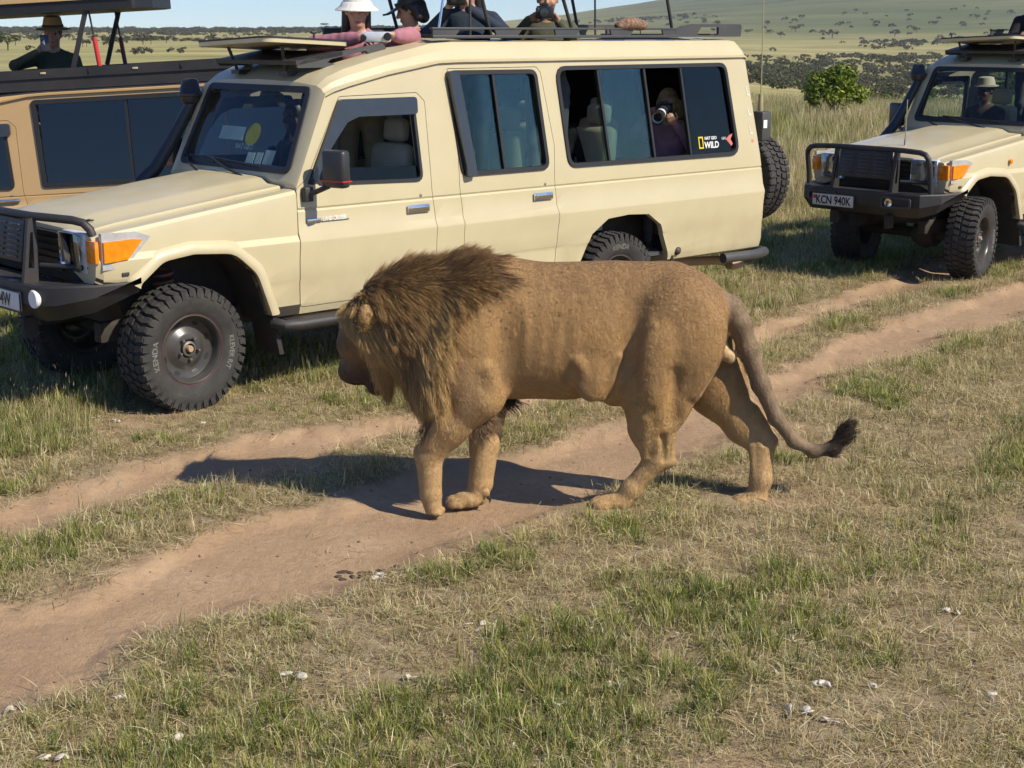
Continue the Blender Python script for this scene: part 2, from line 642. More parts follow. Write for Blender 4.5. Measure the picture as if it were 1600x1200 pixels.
def scatter(name, xyz, rot, scale, var, meshes, label, cat='grass'):
    """instances of small meshes on explicit points, one object of stuff"""
    coll = bpy.data.collections.new(name + '_kinds')
    for i, me in enumerate(meshes):
        coll.objects.link(bpy.data.objects.new('%s_kind_%02d' % (name, i), me))
    me = bpy.data.meshes.new(name)
    n = len(xyz)
    me.vertices.add(n)
    me.vertices.foreach_set('co', np.asarray(xyz, np.float32).ravel())
    a = me.attributes.new('rot', 'FLOAT_VECTOR', 'POINT'); a.data.foreach_set('vector', np.asarray(rot, np.float32).ravel())
    a = me.attributes.new('size', 'FLOAT', 'POINT'); a.data.foreach_set('value', np.asarray(scale, np.float32))
    a = me.attributes.new('pick', 'INT', 'POINT'); a.data.foreach_set('value', np.asarray(var, np.int32))
    o = link(bpy.data.objects.new(name, me))
    ng = bpy.data.node_groups.new(name, 'GeometryNodeTree')
    ng.interface.new_socket('Geometry', in_out='INPUT', socket_type='NodeSocketGeometry')
    ng.interface.new_socket('Geometry', in_out='OUTPUT', socket_type='NodeSocketGeometry')
    N = ng.nodes; K = ng.links
    gi = N.new('NodeGroupInput'); go = N.new('NodeGroupOutput')
    ci = N.new('GeometryNodeCollectionInfo')
    ci.inputs['Collection'].default_value = coll
    ci.inputs['Separate Children'].default_value = True
    ci.inputs['Reset Children'].default_value = True
    ip = N.new('GeometryNodeInstanceOnPoints')
    ip.inputs['Pick Instance'].default_value = True

    def na(nm, ty):
        x = N.new('GeometryNodeInputNamedAttribute'); x.data_type = ty; x.inputs['Name'].default_value = nm
        return x.outputs['Attribute']
    K.new(gi.outputs[0], ip.inputs['Points'])
    K.new(ci.outputs[0], ip.inputs['Instance'])
    K.new(na('pick', 'INT'), ip.inputs['Instance Index'])
    K.new(na('rot', 'FLOAT_VECTOR'), ip.inputs['Rotation'])
    K.new(na('size', 'FLOAT'), ip.inputs['Scale'])
    K.new(ip.outputs[0], go.inputs[0])
    md = o.modifiers.new('scatter', 'NODES'); md.node_group = ng
    tag(o, label, cat, kind='stuff')
    return o


def frustum_points(n, y0, y1, margin=1.25, power=1.0):
    """random ground points inside a widened view wedge"""
    t = rng.random(n)
    y = np.sqrt(y0 ** 2 + t * (y1 ** 2 - y0 ** 2)) if power == 1.0 else y0 * (y1 / y0) ** t
    x = (rng.random(n) * 2 - 1) * y * 0.345 * margin
    return x, y


def rots(n, tilt=0.12):
    return np.stack([rng.normal(0, tilt, n), rng.normal(0, tilt, n), rng.random(n) * 6.283], 1)


def build_grass():
    # short grazed sward
    kinds = []
    for s in range(4): kinds.append(clump(100 + s, 20, 0.065, 0.044, 0.0038, 1.15, 0.48, 0.45))       # 0-3 mixed short
    for s in range(3): kinds.append(clump(120 + s, 36, 0.045, 0.088, 0.0046, 1.12, 0.15, 0.08))     # 4-6 green tuft
    for s in range(3): kinds.append(clump(140 + s, 18, 0.08, 0.070, 0.0034, 1.2, 0.9, 0.75))        # 7-9 straw litter
    for s in range(2): kinds.append(clump(160 + s, 24, 0.05, 0.085, 0.0032, 0.75, 0.75, 0.15))       # 10-11 dry tuft
    x, y = frustum_points(165000, 4.3, 21.0, 1.5)
    d = rut_depth(x, y)
    dens = VN.fbm(x * 1.6 + 3, y * 1.6, 4)
    worn = sstep(0.56, 0.72, VN2.fbm(x * 1.3 + 5, y * 1.3, 4))
    keep = (rng.random(len(x)) < 1.0 - sstep(-0.16, 0.06, d)) & (rng.random(len(x)) < (1 - 0.7 * worn) * (0.42 + 0.9 * sstep(0.32, 0.58, dens)))
    x, y, d = x[keep], y[keep], d[keep]
    n = len(x)
    green = VN2.fbm(x * 0.9 + 20, y * 0.9 + 4, 4) + rng.normal(0, 0.10, n) + 0.0
    u = rng.random(n)
    pick = rng.integers(0, 4, n)
    pick = np.where((green > 0.53) & (u < 0.34), rng.integers(4, 7, n), pick)
    pick = np.where((green < 0.47) & (u < 0.50), rng.integers(7, 10, n), pick)
    pick = np.where((u > 0.93), rng.integers(10, 12, n), pick)
    thin = (dens[keep] < .44) | (worn[keep] > .4)
    pick = np.where(thin & (u < .75), rng.integers(7, 10, n), pick)
    edge = (d > -0.14) & (u < 0.7)
    pick = np.where(edge, rng.integers(7, 10, n), pick)
    size = rng.uniform(0.6, 1.25, n) * (1 + 0.02 * (y - 6))
    # longer in front of the parked car and away from the track on that side
    longer = sstep(-0.3, -1.6, d) * sstep(7.6, 9.5, y + 0.35 * np.abs(x)) * sstep(1.5, -1.5, x - 0.35 * y + 1.5)
    size *= 1 + 0.35 * longer
    wheel_d = np.hypot(x + 1.95, y - 9.55); size *= 1 - .45 * sstep(1.1, .4, wheel_d)
    for fx, fy in ((.47, 7.60), (.40, 7.60), (1.20, 7.75), (1.14, 7.74)):
        size *= 1 - .60 * sstep(.22, .06, np.hypot((x - fx) * .8, y - fy))
    z = hgt(x, y)
    scatter('grass', np.stack([x, y, z], 1), rots(n), size, pick, kinds, 'short grazed green and straw coloured grass on both sides of the track')
    # straw lying on the bare track
    x, y = frustum_points(2600, 4.8, 16)
    d = rut_depth(x, y)
    k = (d > -0.1) & (rng.random(len(x)) < 0.10 + 0.6 * sstep(0.2, -0.05, d))
    x, y = x[k], y[k]
    kk = [clump(180 + s, 3, 0.05, 0.10, 0.0034, 1.4, 1.0, 1.0) for s in range(3)]
    scatter('straw_litter', np.stack([x, y, hgt(x, y) + 0.002], 1), rots(len(x), 0.02), rng.uniform(0.4, 1.3, len(x)), rng.integers(0, 3, len(x)), kk, 'loose straw stalks lying on the bare dirt ruts', 'straw')
    # clods and crumbs of earth on the ruts
    def clod(seed):
        q = np.random.default_rng(seed); bm = bmesh.new(); bmesh.ops.create_icosphere(bm, subdivisions=1, radius=1)
        for v in bm.verts: v.co *= q.uniform(.7, 1.25); v.co.z *= .6
        me = bpy.data.meshes.new('clod'); bm.to_mesh(me); bm.free()
        cc = np.tile(np.array([(.34, .22, .145), (.24, .15, .095), (.17, .11, .075)][seed % 3]), (len(me.vertices), 1))
        at = me.attributes.new('bc', 'FLOAT_COLOR', 'POINT'); at.data.foreach_set('color', np.hstack([cc, np.ones((len(cc), 1))]).astype(np.float32).ravel())
        me.materials.append(M_BLADE); return me
    x, y = frustum_points(16000, 4.8, 17)
    d = rut_depth(x, y)
    k = (d > -0.12) & (rng.random(len(x)) < 0.35 + 0.5 * sstep(0.25, 0.0, d)); x, y = x[k], y[k]; n = len(x)
    scatter('earth_clods', np.stack([x, y, hgt(x, y)], 1), rots(n, .5), 0.0022 + 0.010 * rng.random(n) ** 5, rng.integers(0, 6, n), [clod(q) for q in range(6)], 'crumbs of dry earth on the dirt ruts', 'earth')
    # tall dry stems beside the front wheel of the cream car and along its side
    tall = [clump(200 + s, 16, 0.09, 0.30, 0.0042, 0.35, 0.8, 0.0, 4, True) for s in range(4)]
    tallg = [clump(210 + s, 34, 0.10, 0.20, 0.0045, 0.5, 0.25, 0.0, 4) for s in range(3)]
    P = []
    for (cx, cy, sx, sy, nn) in ((-2.95, 9.1, .35, .40, 120), (-2.75, 9.3, .35, .25, 30), (-3.4, 9.7, .8, .5, 150), (0.9, 11.4, 1.0, .5, 90), (2.3, 13.6, .9, .8, 160), (3.9, 13.6, .5, .35, 70), (-1.0, 10.2, .7, .35, 60)):
        P.append(np.stack([rng.normal(cx, sx, nn), rng.normal(cy, sy, nn)], 1))
    P = np.vstack(P)
    P = P[(rut_depth(P[:, 0], P[:, 1]) < -0.2) & (np.hypot(P[:, 0] + 1.9, P[:, 1] - 9.5) > .75)]
    n = len(P)
    pk = np.where(rng.random(n) < 0.42, rng.integers(0, 4, n), rng.integers(4, 7, n))
    scatter('dry_grass_stems', np.column_stack([P, hgt(P[:, 0], P[:, 1])]), rots(n), rng.uniform(0.35, 0.95, n) * np.where(P[:, 0] < -1.5, .8, 1.0), pk, tall + tallg, 'taller half dry grass around the wheels of the parked cars', 'grass')
    # rough long grass from behind the cars to the edge of the plain
    far_k = [clump(300 + s, 46, 0.22, 0.42, 0.011, 0.55, dry, 0.0, 3) for s, dry in ((0, .55), (1, .8), (2, .35), (3, .9), (4, .65))]
    x, y = frustum_points(26000, 17, 62, 1.15)
    d = rut_depth(x, y)
    k = d < -0.3
    x, y = x[k], y[k]; n = len(x)
    size = rng.uniform(0.45, 1.0, n) * (0.35 + 0.95 * sstep(20, 27, y + 2.0 * VN.fbm(x * .4, y * .4, 2))) * (1 + 0.25 * sstep(30, 60, y))
    dr = VN.fbm(x * .35 + 4, y * .35, 3) + rng.normal(0, .12, n)
    pk = np.where(dr > .62, 2, np.where(dr > .52, 0, np.where(dr > .45, 4, np.where(dr > .38, 1, 3))))
    scatter('long_dry_grass', np.stack([x, y, hgt(x, y)], 1), rots(n), size, pk, far_k, 'belt of long tawny grass behind the parked cars')


# ================================================================== vehicles
def paint(name, col, dust=0.13):
    t = NT(name)
    n = t.noise(1.3, 6, 0.6)
    c = t.ramp(n, [(0.3, tuple(v * 0.95 for v in col)), (0.7, tuple(min(1, v * 1.03) for v in col))])
    geo = t.n('ShaderNodeTexCoord').outputs['Object']
    sx = t.n('ShaderNodeSeparateXYZ'); t.l(geo, sx.inputs[0])
    low = t.n('ShaderNodeMapRange'); low.inputs[1].default_value = 1.0; low.inputs[2].default_value = 0.45
    t.l(sx.outputs[2], low.inputs[0])
    d = t.math('MULTIPLY', t.ramp(t.noise(3.5, 8, 0.7), [(0.38, (0, 0, 0)), (0.75, (1, 1, 1))]), t.math('ADD', t.math('MULTIPLY', low.outputs[0], 0.42), dust))
    c = t.mix(d, c, (0.36, 0.27, 0.17))
    t.l(c, t.b.inputs['Base Color'])
    t.b.inputs['Roughness'].default_value = 0.42
    t.b.inputs['Coat Weight'].default_value = 0.35
    t.b.inputs['Coat Roughness'].default_value = 0.12
    r = t.ramp(t.noise(6, 5, 0.6), [(0.3, (0.34,) * 3), (0.8, (0.55,) * 3)])
    t.l(r, t.b.inputs['Roughness'])
    return t.m


M_CREAM = paint('cream_paint', (0.54, 0.465, 0.285))
M_TAN = paint('tan_paint', (0.53, 0.34, 0.145))
M_BLACKM = mat('black_powder_coat', (0.022, 0.022, 0.024), 0.5, bump=0.002, bscale=180, dust=0.10)
M_RAIL = mat('dark_grey_rail', (0.05, 0.052, 0.055), 0.5, dust=0.10)
M_RUBBER = mat('rubber_seal', (0.018, 0.018, 0.02), 0.55)
M_PLAST = mat('smoked_plastic', (0.03, 0.032, 0.037), 0.16, spec=0.7)
M_SNORK = mat('black_plastic', (0.03, 0.03, 0.031), 0.42, bump=0.001, bscale=120)
M_CHROME = mat('chrome', (0.75, 0.75, 0.76), 0.15, 1.0, var=0.05)
M_UNDER = mat('underbody', (0.022, 0.02, 0.018), 0.9, dust=0.16)
M_INSIDE = mat('interior_trim', (0.21, 0.185, 0.14), 0.8)
M_SEAT = mat('beige_seat', (0.48, 0.40, 0.27), 0.65, bump=0.002, bscale=40)
M_DASH = mat('dashboard', (0.06, 0.06, 0.062), 0.6)
M_GLASS = glass('green_tinted_glass', (0.60, 0.70, 0.67), .22, base=.0)
M_SCREEN = glass('windscreen_glass', (0.66, 0.76, 0.74), .55, base=.01)
M_DARKGLASS = glass('dark_glass', (0.13, 0.16, 0.17), .4, base=.008)  # dark tint for the quarter and front door panes
M_BLACKGLASS = glass('black_glass', (0.03, 0.032, 0.035), .7, base=.03)
M_LENS = glass('clear_lens', (0.92, 0.94, 0.95), 1.6, base=0.05)
M_AMBER = mat('amber_lens', (0.80, 0.235, 0.006), 0.18, var=0.2, vscale=30, spec=0.7)
M_WHITE = mat('white_enamel', (0.78, 0.78, 0.76), 0.4)
M_PLATE = mat('number_plate_white', (0.68, 0.68, 0.66), 0.45, dust=0.2)
M_INK = mat('black_ink', (0.012, 0.012, 0.013), 0.5)
M_RED = mat('red_enamel', (0.55, 0.03, 0.03), 0.4)
M_YELLOW = mat('yellow_vinyl', (0.75, 0.56, 0.02), 0.45)
M_RUST = mat('dusty_hub', (0.42, 0.27, 0.16), 0.7)
M_RIM = mat('black_steel_rim', (0.06, 0.057, 0.054), 0.32, 0.2, dust=0.12)
M_TYREINK = mat('tyre_lettering', (0.17, 0.165, 0.145), 0.8, var=0.3)
M_SPRING = mat('rusty_spring', (0.26, 0.09, 0.05), 0.7)
M_CLEAR = mat('clear_plastic', (0.55, 0.56, 0.56), 0.16, 0.35, var=.15, vscale=25, spec=.8)
M_SILV = mat('lamp_silver', (0.60, 0.61, 0.61), 0.45, 0.0, var=.25, vscale=18, spec=.8)
M_PAPER = mat('paper', (0.75, 0.78, 0.76), 0.8)


def tyre_material():
    t = NT('dusty_tyre')
    n = t.noise(7, 7, 0.7)
    c = t.ramp(n, [(0.35, (0.022, 0.021, 0.020)), (0.6, (0.045, 0.040, 0.035)), (0.85, (0.15, 0.112, 0.080))])
    t.l(c, t.b.inputs['Base Color']); t.b.inputs['Roughness'].default_value = 0.8
    t.bump(t.noise(90, 3), 0.002)
    return t.m


M_TYRE = tyre_material()


def text_verts(body, size, bold=0.0):
    cu = bpy.data.curves.new('lettering', 'FONT')
    cu.body = body; cu.size = size; cu.offset = bold
    cu.resolution_u = 3
    o = bpy.data.objects.new('lettering', cu); COL.objects.link(o)
    dg = bpy.context.evaluated_depsgraph_get()
    me = bpy.data.meshes.new_from_object(o.evaluated_get(dg))
    v = [(p.co.x, p.co.y) for p in me.vertices]; f = [tuple(p.vertices) for p in me.polygons]
    bpy.data.objects.remove(o); bpy.data.curves.remove(cu); bpy.data.meshes.remove(me)
    xs = [p[0] for p in v] or [0]
    w = max(xs) - min(xs); x0 = min(xs)
    return [((a - x0), b) for a, b in v], f, w


def lettering(name, body, size, fn, m, parent, bold=0.0, thick=0.002):
    """flat letters laid on a surface: fn(u, v, lift) -> xyz, u centred"""
    v, f, w = text_verts(body, size, bold)
    n = len(v)
    vs = [fn(a - w / 2, b, thick) for a, b in v]
    return mesh_obj(name, vs, f, m, parent, smooth=None)


def mesh_volume(me):
    bm = bmesh.new(); bm.from_mesh(me)
    v = bm.calc_volume(signed=True); bm.free()
    return v


def bool_mesh(base, cutter, op='DIFFERENCE'):
    """exact boolean; a result that is not plausible is retried with the cutter nudged"""
    v0 = mesh_volume(base); g = random.Random(4)
    best = None
    for k in range(7):
        a = bpy.data.objects.new('base', base); b = bpy.data.objects.new('cutter', cutter)
        if k: b.location = [g.uniform(-.0012, .0012) for _ in range(3)]
        COL.objects.link(a); COL.objects.link(b)
        md = a.modifiers.new('cut', 'BOOLEAN'); md.operation = op; md.solver = 'EXACT'; md.object = b
        bpy.context.view_layer.update()
        dg = bpy.context.evaluated_depsgraph_get()
        me = bpy.data.meshes.new_from_object(a.evaluated_get(dg))
        bpy.data.objects.remove(a); bpy.data.objects.remove(b)
        v = mesh_volume(me)
        if best is None or v > mesh_volume(best): best = me
        if (op == 'DIFFERENCE' and v0 * .12 < v <= v0 * 1.0001) or (op != 'DIFFERENCE' and .0005 < v < v0): return me
    return best


def mb_mesh(mb, name='shape'):
    bm = mb.fix()
    bmesh.ops.triangulate(bm, faces=[f for f in bm.faces if len(f.verts) > 3])
    me = bpy.data.meshes.new(name); bm.to_mesh(me); bm.free()
    return me


SIDE = [(.70, .50), (.79, .53), (.812, .60), (.815, .755), (.822, .775), (.826, .90), (.838, 1.015), (.838, 1.03), (.815, 1.09), (.812, 1.222), (.805, 1.236), (.812, 1.25), (.808, 1.36)]
_SZ = [p[1] for p in SIDE] + [2.25]
_SY = [p[0] for p in SIDE] + [.728]


def sideY(z):
    return float(np.interp(z, _SZ, _SY))


def loft(stations):
    """stations of (x(z) or x, half profile); closed and capped"""
    mb = MB()
    vs = []; fs = []
    n = len(stations[0][1]) * 2 - 1 if abs(stations[0][1][-1][0]) < 1e-6 else len(stations[0][1]) * 2
    for x, prof in stations:
        left = [(x(z) if callable(x) else x, y, z) for y, z in prof]
        right = [(p[0], -p[1], p[2]) for p in left[::-1]]
        ring = left + (right[1:] if abs(prof[-1][0]) < 1e-6 else right)
        vs += ring
    n = len(vs) // len(stations)
    for i in range(len(stations) - 1):
        for k in range(n):
            k2 = (k + 1) % n
            fs.append((i * n + k, i * n + k2, (i + 1) * n + k2, (i + 1) * n + k))
    fs.append(tuple(range(n))); fs.append(tuple((len(stations) - 1) * n + k for k in range(n))[::-1])
    mb.add(vs, fs)
    return mb


def cab_profile(g, t):
    p = list(SIDE)
    k = (t - g) / .145
    yw = sideY(g)
    p += [(sideY(g - .05), g - .05), (sideY(g - .02), g - .02), (yw + .022, g - .012), (yw + .022, g + .004), (yw + .002, g + .012),
          (yw - .02, g + .07 * k), (yw - .075, t - .015), (.45, t + .005), (0, t + .015)]
    return p


COWL = list(SIDE[:-1]) + [(.806, 1.355), (.803, 1.365), (.802, 1.375), (.804, 1.38), (.803, 1.385), (.797, 1.39), (.78, 1.40), (.70, 1.415), (.45, 1.435), (0, 1.445)]
ROOF = [(-5.5, 2.20, 2.345), (-4.6, 2.20, 2.345), (-3.4, 2.20, 2.345), (-2.35, 2.20, 2.345), (-2.16, 2.195, 2.335), (-1.70, 2.125, 2.245), (-1.36, 2.055, 2.165), (-1.22, 2.02, 2.115), (-1.14, 1.99, 2.06)]


def prof_inset(p, d=.05, floor=.60):
    out = []
    for y, z in p:
        out.append((max(0, y - d) if y > 1e-6 else 0, max(z, floor + .001 * z) if z < 1.36 else z - d * min(1, (z - 1.36) / .3)))
    return out


FARCH = [(.37, .30), (.36, .87), (.19, 1.00), (-.03, 1.025), (-.33, 1.0), (-.50, .85), (-.60, .57), (-.66, .30)]
FARCH_R = round_poly(FARCH, [0, .05, .16, .2, .2, .2, .2, 0], 3)
RARCH = [(-3.46, .30), (-3.53, .57), (-3.68, .83), (-3.86, .94), (-4.10, .955), (-4.34, .94), (-4.50, .84), (-4.62, .56), (-4.66, .30)]
FDOOR = [(-.855, .575), (-.855, 1.38), (-.95, 1.44), (-1.265, 1.975), (-1.95, 1.985), (-2.02, 1.92), (-2.035, 1.30), (-2.06, 1.10), (-2.065, .575)]
RDOOR = [(-2.325, .575), (-2.32, 1.12), (-2.295, 1.30), (-2.30, 1.72), (-2.265, 2.10), (-2.235, 2.145), (-3.14, 2.145), (-3.18, 2.10), (-3.285, 1.55), (-3.27, 1.30), (-3.305, .98), (-3.27, .575)]
FWIN = [(-1.01, 1.40), (-1.285, 1.925), (-1.91, 1.925), (-1.945, 1.37)]
RDWIN = [(-2.245, 2.115), (-3.115, 2.11), (-3.20, 1.385), (-2.335, 1.385)]
RWIN = [(-3.345, 2.13), (-5.36, 2.13), (-5.50, 1.375), (-3.435, 1.385)]


def finish_body(me, paint_m, inner_m, ax, az, arch=False, deg=22, roof_m=None):
    """paint outside, trim on faces that look inwards"""
    me.materials.clear(); me.materials.append(paint_m); me.materials.append(inner_m); me.materials.append(roof_m or paint_m)
    for p in me.polygons:
        c = p.center; n = p.normal
        q = Vector((c.x - min(max(c.x, ax[0]), ax[1]), c.y, c.z - min(max(c.z, az[0]), az[1])))
        inn = q.dot(n) < -1e-4
        if arch and ((abs(c.y) < .6 and c.z < 1.02) or (n.z < -.2 and abs(c.y) < .815)): inn = True
        p.material_index = 1 if inn else (2 if roof_m and c.z > 2.215 else 0)
    smooth_by_angle(me, deg)


def yfn(side=1):
    return lambda x, z, t: (x, side * (sideY(z) + t), z)


def xz(side=1):
    return lambda x, z, t: (x, side * t, z)


def remap_z(root, zm):
    for ch in root.children_recursive:
        if ch.type == 'MESH' and not ch.get('keepz'):
            for v in ch.data.vertices: v.co.z = zm(v.co.z)


# ---------------------------------------------------------------- wheel
def tread_block(mb, r0, r1, a0, a1, y0, y1, sk=0.0):
    P = []
    for r in (r0, r1):
        for (a, y) in ((a0, y0), (a1, y0), (a1 + sk, y1), (a0 + sk, y1)):
            q = r - (0.0 if abs(y) < .115 else (abs(y) - .115) * 0.55)
            P.append((q * math.cos(a), y, q * math.sin(a)))
    mb.add(P, [(0, 1, 2, 3), (4, 7, 6, 5), (0, 4, 5, 1), (1, 5, 6, 2), (2, 6, 7, 3), (3, 7, 4, 0)])


def make_wheel_meshes():
    """tyre and rim about the Y axis, outer face towards +Y; radius 0.41"""
    m = MB()
    prof = [(.215, .095), (.235, .118), (.262, .127), (.30, .139), (.335, .142), (.362, .137), (.384, .126), (.394, .105), (.397, .05), (.397, -.05), (.394, -.105), (.384, -.126), (.362, -.137), (.335, -.142), (.30, -.139), (.262, -.127), (.235, -.118), (.215, -.095)]
    m.lathe(prof, 'y', 72)
    N = 40
    for k in range(N):
        a = 2 * math.pi * k / N; da = 2 * math.pi / N
        for s in (1, -1):
            o = 0 if s > 0 else da * .5
            tread_block(m, .385, .412, a + o, a + o + da * .62, s * .076, s * .136, da * .12 * s)
            # side biters on the shoulder
            P = []
            for y in (.127, .146):
                for (r, aa) in ((.340 if k % 2 else .352, a + o), (.340 if k % 2 else .352, a + o + da * .6), (.394, a + o + da * .6), (.394, a + o)):
                    P.append((r * math.cos(aa), s * y, r * math.sin(aa)))
            m.add(P, [(0, 1, 2, 3), (4, 7, 6, 5), (0, 4, 5, 1), (1, 5, 6, 2), (2, 6, 7, 3), (3, 7, 4, 0)])
            tread_block(m, .385, .411, a + o * .5 + da * .3, a + o * .5 + da * .92, s * .012, s * .064, -da * .22 * s)
    tyre = m.build('tyre', M_TYRE, None, 40)
    letters = []
    for body, a0, size in (('KENDA', math.pi * .92, .060), ('KLEVER R/T', -math.pi * .02, .046)):
        v, f, w = text_verts(body, size, 0.001)
        vs = []
        for u, q in v:
            a = a0 + (u - w / 2) / .305 * 1.0
            r = .278 + q
            y = np.interp(r, [.262, .30, .335, .362], [.127, .139, .142, .137]) + .0022
            vs.append((r * math.cos(a), y, r * math.sin(a)))
        letters.append(mesh_obj('tyre_lettering', vs, f, M_TYREINK, None, None))
    m = MB()
    m.lathe([(.222, .110), (.228, .116), (.222, .118), (.212, .110), (.205, .085), (.198, .05), (.150, .030), (.135, .034), (.105, .060), (.088, .066), (.060, .066), (.058, .020), (.0, .020)], 'y', 48)
    m.lathe([(.222, -.110), (.228, -.116), (.205, -.10), (.19, .05)], 'y', 48)
    rim = m.build('rim', M_RIM, None, 40)
    holes = []
    for k in range(8):                       # oval vent holes of the steel disc
        m = MB()
        a = 2 * math.pi * k / 8 + .2
        ring = []
        for j in range(10):
            b = 2 * math.pi * j / 10
            rr = .171 + .013 * math.cos(b); aa = a + .026 / .171 * math.sin(b)
            ring.append((rr * math.cos(aa), float(np.interp(rr, [.150, .198], [.030, .05])) + .0025, rr * math.sin(aa)))
        m.add(ring, [tuple(range(10))])
        holes.append(m.build('vent_hole', M_INK, None, None))
    m = MB()
    m.lathe([(.0, .100), (.018, .100), (.022, .094), (.024, .06)], 'y', 18)
    cap = m.build('hub_cap', M_RUST, None, 40)
    m = MB()
    m.lathe([(.050, .02), (.050, .080), (.036, .085), (.034, .02)], 'y', 24)
    for k in range(5):
        a = 2 * math.pi * k / 5
        m.lathe([(.0, .094), (.008, .092), (.012, .08), (.012, .06)], 'y', 6, (.072 * math.cos(a), 0, .072 * math.sin(a)))
    nuts = m.build('wheel_nut', mat('grey_steel', (0.22, 0.21, 0.19), 0.45, 0.7, dust=.2), None, 40)
    m = MB()
    m.lathe([(.2285, .112), (.2325, .1165), (.2345, .1195), (.2300, .1185)], 'y', 48)
    lip = m.build('rim_stripe', mat('faded_red_stripe', (0.10, 0.035, 0.03), 0.6), None, 40)
    return [tyre, *letters, rim, *holes, cap, nuts, lip]


WHEEL = make_wheel_meshes()
for o in WHEEL: COL.objects.unlink(o)


def wheel(parent, loc, outward=1, steer=0.0, spin=0.0, name='wheel', plain=False):
    w = empty(name, loc, 0, parent)
    w.rotation_euler = (0, 0, steer + (0 if outward > 0 else math.pi))
    for o in WHEEL:
        if plain and o.name.startswith(('tyre_lettering', 'vent', 'wheel_nut', 'hub_cap', 'rim_stripe')): continue
        c = bpy.data.objects.new(o.name.split('.')[0], o.data)
        c.rotation_euler = (0, spin, 0)
        link(c, w)
    return w


def seat(parent, x, y, z=.60, m=None, tilt=.10, name='seat'):
    s = empty(name, (x, y, z), 0, parent)
    a = MB(); a.box((.02, 0, .34), (.46, .44, .14), bev=.05); a.box((0, 0, .13), (.38, .36, .26), bev=.02)
    a.build('cushion', m or M_SEAT, s, 50)
    rot = Matrix.Rotation(-tilt, 3, 'Y')
    a = MB(); a.box((-.25, 0, .70), (.13, .43, .62), rot, bev=.06); a.build('backrest', m or M_SEAT, s, 50)
    a = MB(); a.box((-.31, 0, 1.10), (.09, .24, .17), rot, bev=.045); a.build('headrest', m or M_SEAT, s, 50)
    return s


